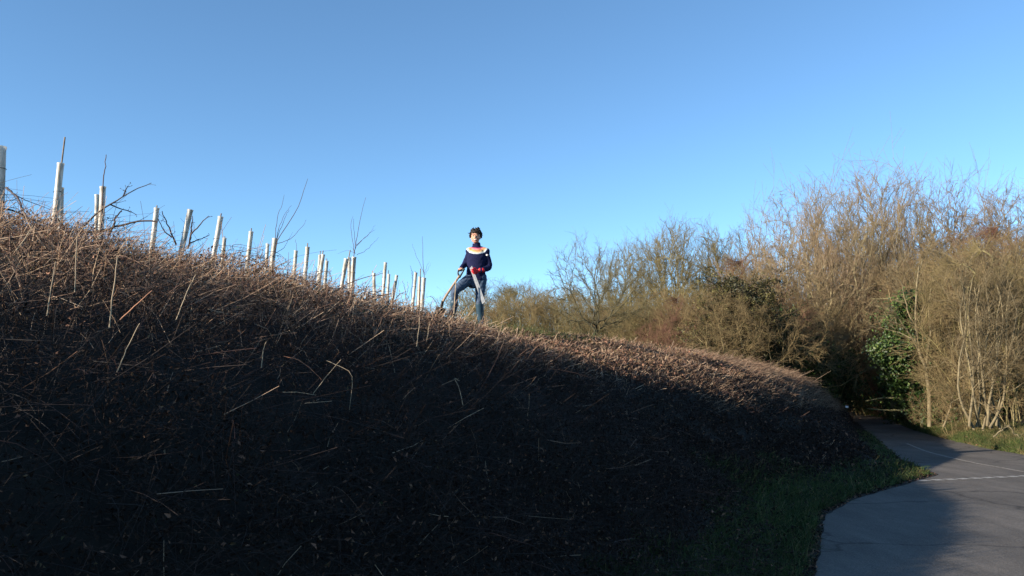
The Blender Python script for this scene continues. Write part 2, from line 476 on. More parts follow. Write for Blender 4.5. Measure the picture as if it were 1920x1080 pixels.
def leaf_layer(n, seed, u0, u1, size, tint, dref=8, vtop=.82, top=.6, vmin=None):
    u, v, x, y, z, d, r = scatter(n, u0, u1, -.9, vtop, dref, seed)
    if vmin:
        k = (v > vmin * v_foot(u)) & ((v < .84 * v_foot(u)) | (r.random(n) < .25)); u, v, x, y, z, d = [a[k] for a in (u, v, x, y, z, d)]; n = len(u)
    k = (wob(x, y, 2.6, 14) + .6 * wob(x, y, 6.5, 3) + r.normal(size=n) * .4 > -.12) | (v > .7 * v_foot(u))          # leaves hang in clumps
    u, v, x, y, z, d = [a[k] for a in (u, v, x, y, z, d)]; n = len(u)
    h = thick(u, v)
    C = np.stack([x, y, z + h * r.uniform(.0, 1.0, n) ** top], 1)
    s = r.uniform(size[0], size[1], n) * np.clip(d / 9, .8, 1.7)
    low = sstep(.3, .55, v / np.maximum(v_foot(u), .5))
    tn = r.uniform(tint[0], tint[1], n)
    tn = np.where(r.random(n) < .92 * low, tn * .3, tn)  # most lower leaves get a darker tint that stands in for the bank's shade
    return leaves(C, s, tn, fold=.45, aspect=.42, N=unit(r.normal(size=(n, 3)) + [0, -.2, .3]), A=r.normal(size=(n, 3)))
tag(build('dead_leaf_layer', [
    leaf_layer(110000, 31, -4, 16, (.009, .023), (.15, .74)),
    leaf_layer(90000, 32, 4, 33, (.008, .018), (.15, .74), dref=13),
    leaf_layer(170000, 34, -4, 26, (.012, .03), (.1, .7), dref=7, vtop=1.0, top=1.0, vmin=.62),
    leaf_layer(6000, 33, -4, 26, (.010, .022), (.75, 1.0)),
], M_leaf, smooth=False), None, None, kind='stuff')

# bleached grass over the far, gentler end of the bank
tag(build('dry_grass_bank', [
    stems(46000, 3, 41, (.6, -.15, .7), (.3, .3, .25), (.3, .75), (.0018, .0032), u0=9, u1=33, v0=-2, vtop=.62, dref=20, bend=.18, tint=(0, 1), droop=.15, lift=.7, dark=None),
    stems(9000, 3, 42, (.8, -.1, .5), (.25, .3, .2), (.8, 1.5), (.0018, .003), u0=15, u1=31, v0=-2.4, vtop=.4, dref=24, bend=.15, tint=(0, .9), droop=.2, lift=.9, dark=None),
], M_straw), None, None, kind='stuff')

# ------------------------------------------------------------------ verges
def blades(n, x, y, z, r, L, rad, tint, d, lean=(0, 0, 1), spread=.35, droop=.35):
    D = unit(np.array(lean)[None, :] + r.normal(size=(n, 3)) * spread)
    t = np.linspace(0, 1, 3)
    B = r.normal(size=(n, 3)) * .25; B[:, 2] -= droop
    ln = r.uniform(L[0], L[1], n)
    P = np.stack([x, y, z], 1)[:, None, :] + ln[:, None, None] * (D[:, None, :] * t[None, :, None] + B[:, None, :] * (t ** 2)[None, :, None])
    R = (rad * np.clip(d / 8, .6, 3))[:, None] * np.array([1, .8, .15])[None, :]
    return tubes(P, R, tint)
pc = []
u, v, x, y, z, d, r = scatter(150000, -4, 26, 0, 1.0, 9, 51)
vf = v_foot(u)
k = (vf - v < (1.25 + .5 * wob(x, y, 1.3, 9)) * np.interp(u, [4, 7, 12, 16], [.85, 1.05, .85, .6])) & (vf - v < .3 * vf) & (vf - v > .06 + .1 * np.abs(wob(x, y, 3, 3)))
u, v, x, y, z, d = [a[k] for a in (u, v, x, y, z, d)]
n = len(u)
pc.append(blades(n, x, y, z, r, (.07, .22), .0026, np.clip(r.normal(.45, .25, n), 0, 1), d, spread=.55))
tag(build('verge_grass', pc, M_grass), None, None, kind='stuff')
# strip of litter along the edge of the asphalt
u, v, x, y, z, d, r = scatter(60000, -4, 24, 0, 1.0, 9, 52)
vf = v_foot(u)
k = (vf - v < .45) & (vf - v > -.12 + .1 * wob(x, y, 3, 8))
u, x, y, z, d = u[k], x[k], y[k], z[k], d[k]; n = len(x)
tag(build('leaf_litter', [leaves(np.stack([x, y, z + .012], 1), r.uniform(.008, .022, n), r.uniform(0, .7, n), N=unit(r.normal(size=(n, 3)) * .5 + [0, 0, 1]))], M_leaf, smooth=False), None, None, kind='stuff')
# sunlit far verge, green with bleached tufts
r = np.random.default_rng(61)
n = 130000
v = r.uniform(-1, 16, n); w = r.uniform(-.1, 5.5, n) ** 1.0
w = w + .25 * wob(v, w, 1.4, 6) * (w < .6)
u = u_far(v) + w
x, y = to_xy(u, v)
px = 960 + F_PX * x / y
k = (px > 1500) & (px < 2050) & (w > -.12); x, y, w, u, v = x[k], y[k], w[k], u[k], v[k]
n = len(x); z = height(x, y); d = np.hypot(x, y)
patch = wob(x, y, 1.2, 12)
dry = sstep(.0, .7, patch) * .65 + sstep(1.0, 2.2, w) * .35
tag(build('far_verge_grass', [blades(n, x, y, z, r, (.07, .26), .0019, np.clip(r.normal(.35, .15, n) + (.25 + .7 * dry) * (r.random(n) < .8), 0, 1), d, lean=(.1, -.1, .9))], M_grass), None, None, kind='stuff')
tag(build('far_leaf_litter', [leaves(np.stack([x, y, z + .03], 1)[::9], r.uniform(.02, .045, n)[::9], r.uniform(.1, .7, n)[::9], N=unit(r.normal(size=(n, 3)) * .5 + [0, 0, 1])[::9])], M_leaf, smooth=False), None, None, kind='stuff')
# grass of the plateau behind the crest
u, v, x, y, z, d, r = scatter(24000, -3, 28, -2.5, .15, 12, 53)
tag(build('field_grass', [blades(len(x), x, y, z, r, (.12, .35), .0022, np.clip(r.normal(.6, .25, len(x)), 0, 1), d)], M_grass), None, None, kind='stuff')

# ------------------------------------------------------------------ woody plants
def grow(P, R, n_child, trange, L, ang, r, K=4, up=.15, rr=.55, taper=.35, wiggle=.12, tip_bias=0.0):
    """children along every polyline of P: returns polylines, radii and the parent's index"""
    N, Kp, _ = P.shape
    par = np.repeat(np.arange(N), n_child); n = len(par)
    t = trange[0] + (trange[1] - trange[0]) * ((np.tile(np.arange(n_child), N) + r.random(n)) / n_child)
    f = t * (Kp - 1); i = np.minimum(f.astype(int), Kp - 2); f = f - i
    p0, p1 = P[par, i], P[par, i + 1]
    pos = p0 + (p1 - p0) * f[:, None]
    rad = (R[par, i] * (1 - f) + R[par, i + 1] * f) * rr * r.uniform(.7, 1.1, n)
    T = unit(p1 - p0)
    plen = np.linalg.norm(np.diff(P, axis=1), axis=2).sum(1)[par]
    Q = r.normal(size=(n, 3)); Q = unit(Q - (Q * T).sum(1, keepdims=True) * T)
    a = np.radians(r.normal(ang[0], ang[1], n))
    D = unit(np.cos(a)[:, None] * T + np.sin(a)[:, None] * Q)
    ln = r.uniform(L[0], L[1], n) * plen * (1 - tip_bias * t)
    out = np.empty((n, K, 3)); out[:, 0] = pos
    for k in range(1, K):
        D = unit(D + np.array([0, 0, up]) + r.normal(size=(n, 3)) * wiggle)
        out[:, k] = out[:, k - 1] + D * (ln / (K - 1))[:, None]
    rads = rad[:, None] * np.linspace(1, taper, K)[None, :]
    return out, rads, par

def colonize(seed, starts, cloud, step, kill, infl, up=.08, jitter=.12, iters=90, max_nodes=2600):
    """branching skeleton that grows toward a cloud of points: nodes, parent index"""
    r = np.random.default_rng(seed)
    nodes, par = [], []
    for chain in starts:
        for k, p in enumerate(chain):
            nodes.append(p); par.append(len(nodes) - 2 if k else (0 if len(nodes) > 1 else -1))
    nodes = np.array(nodes, float); par = list(par)
    A = cloud.copy()
    dist = np.full(len(A), 1e9); near = np.zeros(len(A), int)
    new0 = 0
    for it in range(iters):
        if len(A) == 0 or len(nodes) > max_nodes: break
        fresh = nodes[new0:]
        d2 = ((A[:, None, :] - fresh[None, :, :]) ** 2).sum(2)
        j = d2.argmin(1); dm = np.sqrt(d2[np.arange(len(A)), j])
        better = dm < dist
        dist = np.where(better, dm, dist); near = np.where(better, j + new0, near)
        keep = dist > kill
        A, dist, near = A[keep], dist[keep], near[keep]
        act = dist < infl
        if not act.any():
            act = dist <= dist.min() + 1e-9 if len(dist) else act
            if not act.any(): break
        D = unit(A[act] - nodes[near[act]])
        ids, inv = np.unique(near[act], return_inverse=True)
        acc = np.zeros((len(ids), 3)); np.add.at(acc, inv, D)
        acc = unit(unit(acc) + r.normal(size=acc.shape) * jitter + [0, 0, up])
        new0 = len(nodes)
        nodes = np.concatenate([nodes, nodes[ids] + acc * step])
        par += [int(i) for i in ids]
    return nodes, np.array(par)

def fan_skeleton(seed, roots, targets, nseg=3, wig=.03):
    """limbs that fork again and again toward a dome of tips; roots: chains of points, targets split among them"""
    r = np.random.default_rng(seed)
    nodes, par = [], []
    stack = []
    ends = []
    for chain in roots:
        for k, p in enumerate(chain):
            nodes.append(np.array(p, float)); par.append(len(nodes) - 2 if k else (0 if len(nodes) > 1 else -1))
        ends.append(len(nodes) - 1)
    E = np.array([nodes[i] for i in ends])
    az_t = np.arctan2(targets[:, 1], targets[:, 0])
    if len(ends) > 1:
        d = ((targets[:, None, :2] * .5 - (E[None, :, :2] * 3)) ** 2).sum(2)
        own = d.argmin(1)
    else:
        own = np.zeros(len(targets), int)
    for k, i in enumerate(ends):
        ch = roots[k]; D = unit(np.array(ch[-1]) - np.array(ch[-2]))
        if (own == k).any(): stack.append((i, D, targets[own == k]))
    def run(i, D, goal):
        p0 = nodes[i]; L = np.linalg.norm(goal - p0)
        c1 = p0 + D * L * .38
        n = nseg if L > .5 else 2
        for t in np.linspace(0, 1, n + 1)[1:]:
            q = (1 - t) ** 2 * p0 + 2 * t * (1 - t) * c1 + t * t * goal
            if t < 1: q = q + r.normal(size=3) * wig * L
            nodes.append(q); par.append(i); i = len(nodes) - 1
        return i, unit(nodes[i] - nodes[par[i]])
    while stack:
        i, D, T = stack.pop()
        if len(T) == 1:
            run(i, D, T[0]); continue
        p0 = nodes[i]; c = T.mean(0)
        f = np.clip(.22 + 1.1 / len(T) ** .5 * .35 + r.normal() * .06, .15, .6)
        goal = p0 + (c - p0) * f
        j, D2 = run(i, unit(D + unit(c - p0)), goal)
        V = unit(T - nodes[j]); V = V - V.mean(0)
        w, vec = np.linalg.eigh(V.T @ V)
        s = V @ (vec[:, 2] + r.normal(size=3) * .25)
        cut = np.quantile(s, r.uniform(.3, .7))
        A, B = T[s <= cut], T[s > cut]
        for G in (A, B):
            if len(G): stack.append((j, D2, G))
    return np.array(nodes), np.array(par)

def pipe_radii(nodes, par, tip, power=2.25):
    n = len(nodes); acc = np.zeros(n); r = np.zeros(n)
    for i in range(n - 1, -1, -1):
        r[i] = max(tip, acc[i] ** (1 / power)) if acc[i] > 0 else tip
        if par[i] >= 0: acc[par[i]] += r[i] ** power
    return r

def woody(seed, m, H=10., stems_n=3, base=.25, split=.22, tilt=12, centre=.62, rx=.36, rz=.38, n_cloud=620, step=.30, tip=.007, up=.10, tw=(3, 3), tl=(.9, .55), rmin=.0055, shell=.5, flat=1.0, squash=None, jitter=.14, fan=0.0):
    """a leafless tree or shrub: trunk = stout wood, crown = branches and twigs"""
    r = np.random.default_rng(seed)
    starts = []
    root = np.array([0, 0, -.45 * (H / 10) ** .5])
    for s in range(stems_n):
        az = s * 6.283 / stems_n + r.uniform(-.5, .5)
        tl_ = math.radians(tilt * r.uniform(.4, 1.3))
        D = np.array([math.sin(tl_) * math.cos(az), math.sin(tl_) * math.sin(az), math.cos(tl_)])
        p = np.array([math.cos(az) * base * (stems_n > 1), math.sin(az) * base * (stems_n > 1), -.25])
        ch = [p] if s else [root, p]
        for k in range(max(2, int(split * H * r.uniform(.7, 1.2) / step))):
            D = unit(D + r.normal(size=3) * .07); ch.append(ch[-1] + D * step)
        starts.append(ch)
    q = unit(r.normal(size=(n_cloud, 3))) * np.where(r.random(n_cloud) < fan, r.uniform(.86, 1.0, n_cloud), r.random(n_cloud) ** (shell / 1.5))[:, None]
    lump = 1 + .13 * np.sin(q[:, 0] * 5 + seed) + .13 * np.sin(q[:, 1] * 5 + 2 * seed) + .08 * np.sin(q[:, 2] * 7 + seed)
    cloud = q * lump[:, None] * [rx * H, rx * H * flat, rz * H] + [0, 0, centre * H]
    cloud = cloud[cloud[:, 2] > .12 * H]
    if fan:
        nodes, par = fan_skeleton(seed, starts, cloud)
    else:
        nodes, par = colonize(seed, starts, cloud, step, step * 1.8, step * 9, up=up, jitter=jitter)
    rad = pipe_radii(nodes, par, tip)
    e = np.nonzero(par >= 0)[0]
    P = np.stack([nodes[par[e]], nodes[e]], 1); R = np.stack([np.minimum(rad[par[e]], rad[e] * 1.5), rad[e]], 1)
    lev = np.clip(1 - np.log(rad[e] / tip) / np.log(20), 0, 1)
    thick_ = rad[e] > tip * 3.2
    tn = lambda a: a + r.uniform(-.1, .1, len(a))
    thin = rad[e] < tip * 2.3
    T0, TR0 = P[thin], np.maximum(R[thin], rmin * 1.2)
    P1, R1, _ = grow(T0, TR0, tw[0], (.1, 1), (tl[0] / 1., tl[0] * 2.), (34, 12), r, K=3, up=up * .9, rr=.75, wiggle=.12)
    P2, R2, _ = grow(P1, R1, tw[1], (.15, 1), (tl[1] * .8, tl[1] * 1.6), (30, 11), r, K=2, up=up * .5, rr=.75, wiggle=.1)
    R1, R2 = np.maximum(R1, rmin), np.maximum(R2, rmin * .8)
    tr = build('trunk', [tubes(P[thick_], R[thick_], tn(.5 * lev[thick_]), 6)], m)
    cr = build('crown', [tubes(P[~thick_], R[~thick_], tn(.6 * lev[~thick_]), 4), tubes(P1, R1, tn(np.full(len(P1), .75)), 3), tubes(P2, R2, tn(np.full(len(P2), .95)), 3)], m)
    return tr, cr, float(np.percentile(P2[:, 1, 2], 99))

# prototypes: (trunk, crown, height); the first use moves the prototype itself, later ones are copies
PROTO = {
    'vase_a': woody(101, M_bark, stems_n=3, tilt=9, rx=.44, rz=.42, split=.16, n_cloud=448, step=.26, tip=.0085, tw=(2, 3), tl=(.8, .6), jitter=.05, up=.10, fan=.6, centre=.56),
    'vase_b': woody(102, M_bark, stems_n=4, tilt=11, rx=.48, rz=.42, split=.14, n_cloud=504, step=.26, tip=.0085, tw=(2, 3), tl=(.8, .6), jitter=.05, up=.10, fan=.6, centre=.56),
    'vase_c': woody(103, M_bark, stems_n=2, tilt=7, rx=.38, rz=.43, split=.18, n_cloud=410, step=.26, tip=.0085, tw=(2, 3), tl=(.8, .6), jitter=.05, up=.10, fan=.6, centre=.56),
    'spread_a': woody(104, M_bark_dark, stems_n=1, tilt=4, split=.14, rx=.46, rz=.42, centre=.56, n_cloud=504, step=.26, tip=.0085, tw=(2, 3), tl=(.8, .6), jitter=.06, up=.08, fan=.6),
    'upright_a': woody(105, M_bark_olive, stems_n=1, tilt=4, split=.2, rx=.34, rz=.43, n_cloud=392, step=.26, tip=.0085, tw=(2, 3), tl=(.8, .6), jitter=.05, up=.12, fan=.6, centre=.57),
    'upright_b': woody(106, M_bark_olive, stems_n=2, tilt=6, split=.16, rx=.42, rz=.42, n_cloud=430, step=.26, tip=.0085, tw=(2, 3), tl=(.8, .6), jitter=.05, up=.12, fan=.6, centre=.56),
    'scrub_a': woody(111, M_bark_brown, H=4., stems_n=9, base=.4, split=.25, tilt=20, centre=.5, rx=.46, rz=.46, n_cloud=600, step=.16, tip=.0048, tw=(3, 3), tl=(1.3, .7), rmin=.0036, shell=.8, jitter=.08),
    'scrub_b': woody(112, M_bark_olive, H=4., stems_n=11, base=.4, split=.3, tilt=16, centre=.54, rx=.42, rz=.46, n_cloud=620, step=.16, tip=.0048, tw=(3, 3), tl=(1.4, .7), rmin=.0034, shell=.8, up=.18, jitter=.08),
    'scrub_c': woody(113, M_bark_brown, H=4., stems_n=8, base=.5, split=.2, tilt=38, centre=.42, rx=.6, rz=.42, n_cloud=560, step=.17, tip=.0048, tw=(3, 3), tl=(1.0, .6), rmin=.0038, shell=.8, up=.0),
    'scrub_red': woody(114, M_bark_red, H=4., stems_n=10, base=.4, split=.25, tilt=24, centre=.48, rx=.5, rz=.46, n_cloud=600, step=.16, tip=.0045, tw=(4, 3), tl=(1.2, .7), rmin=.0033, shell=.8, jitter=.08),
}
USED = set()
def off_road(px, d, gap=.9):
    """step back along the line of sight until the spot lies on the verge, not on the lane"""
    while True:
        u, v = to_uv((px - 960) / F_PX * d, d)
        if v < v_foot(u) - .2 or u - u_far(v) > gap or d > 60: return d
        d += .25
def plant(kind, px, d, top, label, cat, group=None, name=None, widen=1.0, v=None):
    d = off_road(px, d)
    x, y = (px - 960) / F_PX * d, d
    z = hgt(x, y)
    tr, cr, h0 = PROTO[kind]
    ztop = at(px, top, d).z
    s = (ztop - z) / h0
    o = thing(name or ('bare_tree' if cat == 'tree' else 'bare_shrub'), label, cat, (x, y, z), group, (0, 0, random.uniform(0, 6.283)))
    o.scale = (s * widen, s * widen, s)
    if kind in USED:
        for c in (tr, cr):
            k = c.copy(); col.objects.link(k); k.parent = o
    else:
        USED.add(kind); tr.parent = o; cr.parent = o
    return o

G_WOOD = 'tall bare trees of the roadside wood'
for kind, px, d, top, wd, lab in [
    ('vase_a', 1500, 38, 390, .95, 'tall bare tree at the near end of the roadside wood, leaning out over open sky'),
    ('vase_b', 1552, 39, 366, 1.0, 'tall many-stemmed bare tree second along the roadside wood, behind dark scrub'),
    ('vase_c', 1602, 41, 358, 1.0, 'bare grey tree between two wider crowns above the dark gap by the lane'),
    ('vase_a', 1655, 41, 352, 1.0, 'bare tree with reddish twig tips rising behind the ivy-clad tree'),
    ('vase_b', 1708, 42, 340, 1.05, 'tallest bare tree of the wood, its twigs topping the skyline'),
    ('vase_c', 1762, 42, 346, 1.0, 'bare tree at the far shoulder of the tall crown group, before the skyline dips'),
    ('vase_a', 1842, 41, 435, .55, 'bare tree under the dip in the skyline, above pale scrub'),
    ('vase_b', 1894, 40, 372, 1.0, 'reddish bare tree rising past the skyline dip behind hazel stems'),
    ('vase_c', 1950, 40, 362, 1.0, 'bare tree cut by the edge of the view, last of the roadside wood')]:
    plant(kind, px, d, top, lab, 'tree', G_WOOD, widen=wd * .92)
G_MID = 'olive bare trees beyond the bank'
for kind, px, d, top, wd, lab in [
    ('spread_a', 1118, 34, 466, 1.2, 'spreading bare tree with a dark trunk standing alone against the sky beyond the bank'),
    ('upright_a', 1178, 48, 492, .9, 'slim upright bare tree just beside the spreading lone tree'),
    ('upright_b', 1222, 47, 462, 1.0, 'bare tree filling the saddle before the higher rounded crown'),
    ('upright_a', 1268, 46, 438, 1.0, 'upright bare tree on the rising side of the rounded crown group'),
    ('upright_b', 1318, 45, 424, 1.05, 'highest olive bare tree at the middle of the rounded crown group'),
    ('upright_a', 1358, 45, 462, .8, 'bare tree falling away behind the evergreen bush'),
    ('spread_a', 1405, 46, 496, .55, 'low bare tree in the notch of sky next to the tall roadside wood')]:
    plant(kind, px, d, top, lab, 'tree', G_MID, widen=wd * .85)
G_FAR = 'small distant trees behind the digger'
for kind, px, d, top, wd, lab in [
    ('upright_b', 850, 75, 560, 1.2, 'faint distant bare tree seen between the spade and the legs'),
    ('upright_a', 895, 72, 540, 1.2, 'distant bare tree showing behind the thigh of the digger'),
    ('upright_b', 930, 70, 528, 1.3, 'distant pale bare tree just beside the digger, lowest on the skyline'),
    ('spread_a', 965, 66, 536, 1.1, 'distant bare tree with a blunt top between the digger and the olive scrub')]:
    plant(kind, px, d, top, lab, 'tree', G_FAR, widen=wd)

G_HEDGE = 'olive scrub along the far field edge'
for i, (kind, px, d, top, lab) in enumerate([
    ('scrub_b', 920, 52, 570, 'low olive scrub bush closest to the boots of the digger'),
    ('scrub_a', 955, 50, 556, 'brown scrub bush at the low end of the far hedge'),
    ('scrub_b', 990, 48, 542, 'olive scrub bush rising along the far hedge under empty sky'),
    ('scrub_a', 1024, 47, 535, 'brown scrub bush whose twigs break the skyline before the lone tree'),
    ('scrub_b', 1058, 46, 540, 'tall olive scrub bush against the crown of the lone spreading tree'),
    ('scrub_b', 1088, 42, 580, 'olive scrub under the low limbs of the lone spreading tree'),
    ('scrub_a', 1150, 42, 572, 'brown scrub just past the dark trunk of the lone spreading tree'),
    ('scrub_b', 1190, 41, 566, 'olive scrub below the slim upright tree'),
    ('scrub_b', 1232, 40, 560, 'olive scrub below the saddle in the tree line'),
    ('scrub_a', 1280, 40, 545, 'brown scrub at the foot of the rounded crown group'),
    ('scrub_red', 1240, 33, 596, 'russet shrub at the back edge of the dry grass bank'),
    ('scrub_red', 1275, 32, 560, 'tall russet shrub beside the evergreen bush'),
    ('scrub_a', 1312, 32, 545, 'brown shrub crowding the evergreen bush'),
    ('scrub_a', 1362, 27, 545, 'thin brown shrub growing through the near side of the evergreen bush'),
    ('scrub_c', 1425, 27.2, 575, 'arching brown shrub over the shaded side of the evergreen bush'),
    ('scrub_b', 1338, 33, 520, 'olive shrub overtopping the evergreen bush'),
    ('scrub_red', 1400, 33, 490, 'reddish shrub standing over the top of the evergreen bush'),
    ('scrub_a', 1442, 33, 505, 'brown shrub on the far flank of the evergreen bush'),
]):
    plant(kind, px, d, top, lab, 'shrub', G_HEDGE, widen=1.15)
G_SCRUB = 'bare scrub under the roadside wood'
for kind, px, d, top, wd, lab in [
    ('scrub_c', 1470, 33, 560, 1.2, 'brown scrub arching over the end of the dry grass bank'),
    ('scrub_a', 1500, 38, 570, 1.1, 'brown scrub between the evergreen bush and the dark gap'),
    ('scrub_b', 1530, 41, 585, 1.1, 'olive scrub hanging over the dark gap by the lane'),
    ('scrub_a', 1585, 42, 580, 1.1, 'brown scrub right above the dark gap'),

    ('scrub_a', 1635, 40, 520, 1.1, 'tall brown scrub behind the ivy-clad trunk'),
    ('scrub_red', 1690, 39, 500, 1.1, 'reddish scrub behind the pale forked tree'),
    ('scrub_a', 1738, 38, 475, 1.1, 'brown scrub topping the pale forked tree'),
    ('scrub_b', 1785, 35, 478, 1.1, 'olive scrub between the pale forked tree and the hazel'),
    ('scrub_a', 1830, 32, 430, 1.2, 'highest brown scrub beneath the skyline dip'),
    ('scrub_red', 1880, 33, 425, 1.2, 'reddish scrub under the last tall trees'),
    ('scrub_b', 1930, 30, 450, 1.2, 'olive scrub at the edge of the view'),
    ('scrub_b', 1822, 29, 530, 1.1, 'olive scrub in front of the taller brown scrub, beside the hazel'),
    ('scrub_b', 1850, 26, 480, 1.15, 'broad olive scrub directly behind the hazel poles'),
    ('scrub_a', 1900, 26, 500, 1.15, 'brown scrub over the dry verge past the hazel poles'),
    ('scrub_c', 1715, 27, 725, 1.0, 'low brown scrub at the foot of the pale forked tree'),
    ('scrub_c', 1785, 25.5, 715, 1.0, 'tangled low scrub between forked tree and hazel, over the verge'),
    ('scrub_c', 1905, 24, 640, 1.1, 'tangled low scrub over bleached grass at the edge of the view'),


]:
    plant(kind, px, d, top, lab, 'shrub', G_SCRUB, widen=wd)
# the wood goes on behind: nothing tells these apart
for i in range(16):
    px = 1090 + i * 55
    if 1360 < px < 1475 or 1805 < px < 1860: continue
    d = random.uniform(50, 62) if px > 1420 else random.uniform(55, 64)
    top = np.interp(px, [1090, 1300, 1400, 1480, 1700, 1800, 1860, 1960], [535, 510, 520, 470, 440, 450, 450, 440]) + random.uniform(0, 25)
    plant(random.choice(['upright_b', 'vase_c', 'upright_a'] if px < 1420 else ['vase_a', 'vase_b', 'vase_c']), px, d, top,
          'bare tree deep in the wood, mostly hidden by the trees before it', 'tree', 'trees deep in the wood', widen=.85)
for i in range(26):
    px = 1060 + i * 36
    d = random.uniform(40, 47) if px > 1420 else random.uniform(50, 54)
    top = np.interp(px, [1060, 1300, 1400, 1480, 1700, 1960], [580, 570, 580, 590, 570, 550]) + random.uniform(-12, 20)
    plant(random.choice(['scrub_a', 'scrub_b', 'scrub_red']), px, d, top,
          'bare understorey shrub deep in the wood between the trunks', 'shrub', 'understorey shrubs deep in the wood', widen=1.3)

for kind, px, d, top, lab in [
    ('scrub_b', 1975, 27, 480, 'olive scrub just beyond the edge of the view, past the hazel'),
    ('scrub_a', 2030, 28, 450, 'brown scrub over the verge beyond the edge of the view'),
    ('scrub_b', 2100, 28, 470, 'olive scrub along the verge well beyond the edge of the view'),
    ('scrub_a', 2180, 28, 460, 'brown scrub at the far end of the verge beyond the edge of the view')]:
    plant(kind, px, d, top, lab, 'shrub', G_SCRUB, widen=1.2)
for kind, px, d, top, lab in [
    ('vase_a', 2030, 40, 350, 'bare tree standing over the verge beyond the edge of the view'),
    ('vase_b', 2130, 40, 345, 'bare tree at the far end of the wood beyond the edge of the view')]:
    plant(kind, px, d, top, lab, 'tree', G_WOOD)

# --- evergreen bush at the back of the dry grass
M_yewbark = plain('dark_bush_bark', (.05, .038, .025), .85, noise=6, noise_amt=.3)
def evergreen_bush():
    x, y = (1392 - 960) / F_PX * 28.0, 28.0
    o = thing('evergreen_bush', 'broad dark evergreen bush with yellow-green sprays at the back of the dry grass', 'bush', (x, y, hgt(x, y)))
    r = np.random.default_rng(201)
    n0 = 80
    az = r.uniform(0, 2 * np.pi, n0)
    P0 = np.zeros((n0, 6, 3))
    z0 = r.uniform(.1, 2.5, n0)
    P0[:, 0] = np.stack([.15 * np.cos(az), .15 * np.sin(az), z0], 1)
    D = np.stack([np.cos(az), np.sin(az), r.uniform(-.1, .6, n0)], 1)
    L = r.uniform(.8, 1.6, n0) * np.interp(z0, [0, 1.2, 2.5], [1.0, 1.2, .7])
    for k in range(1, 6):
        D = unit(D + r.normal(size=D.shape) * .14 + [0, 0, -.03])
        P0[:, k] = P0[:, k - 1] + D * (L / 5)[:, None]
    R0 = np.linspace(.022, .006, 6)[None, :] * np.ones((n0, 1))
    P1, R1, _ = grow(P0, R0, 9, (.3, 1), (.25, .5), (50, 15), r, K=4, up=.03, rr=.6)
    tr = curve_pts([(0, 0, -.2), (.05, 0, .8), (-.05, .05, 1.5), (.1, 0, 2.1)], 8)[None]
    build('trunk', [tubes(tr, np.linspace(.10, .03, 8)[None], [.2], 7), tubes(P0, R0, np.full(n0, .3), 4), tubes(P1, R1, np.full(len(P1), .5), 3)], M_yewbark, o)
    t = r.uniform(.1, 1.05, (len(P1), 26))
    f = np.clip(t * 3, 0, 2.999); i = f.astype(int); f = (f - i)[..., None]
    a = np.take_along_axis(P1, i[..., None].repeat(3, -1), 1); b = np.take_along_axis(P1, (i + 1)[..., None].repeat(3, -1), 1)
    C = (a + (b - a) * f + r.normal(size=a.shape) * .035).reshape(-1, 3)
    n = len(C)
    tint = np.clip(np.repeat(r.uniform(0, .95, len(P1)) ** 1.2, 26) + r.uniform(-.15, .25, n), 0, 1)
    q = unit(r.normal(size=(6500, 3))) * (r.uniform(.1, 1, 6500) ** .5)[:, None]
    K_ = q * [1.15, 1.0, 1.2] * (1 + .25 * np.sin(q[:, :1] * 7) * np.sin(q[:, 2:] * 6)) + [.05, .15, 1.45]
    build('foliage', [leaves(C, r.uniform(.025, .05, n), tint, aspect=.32, N=unit(r.normal(size=(n, 3)) * .7 + [0, 0, .8])),
                      leaves(K_, r.uniform(.04, .08, 6500), r.uniform(0, .35, 6500), aspect=.45)], M_yew, o, smooth=False)
    o.scale = (1.05, 1, 1.2)
evergreen_bush()

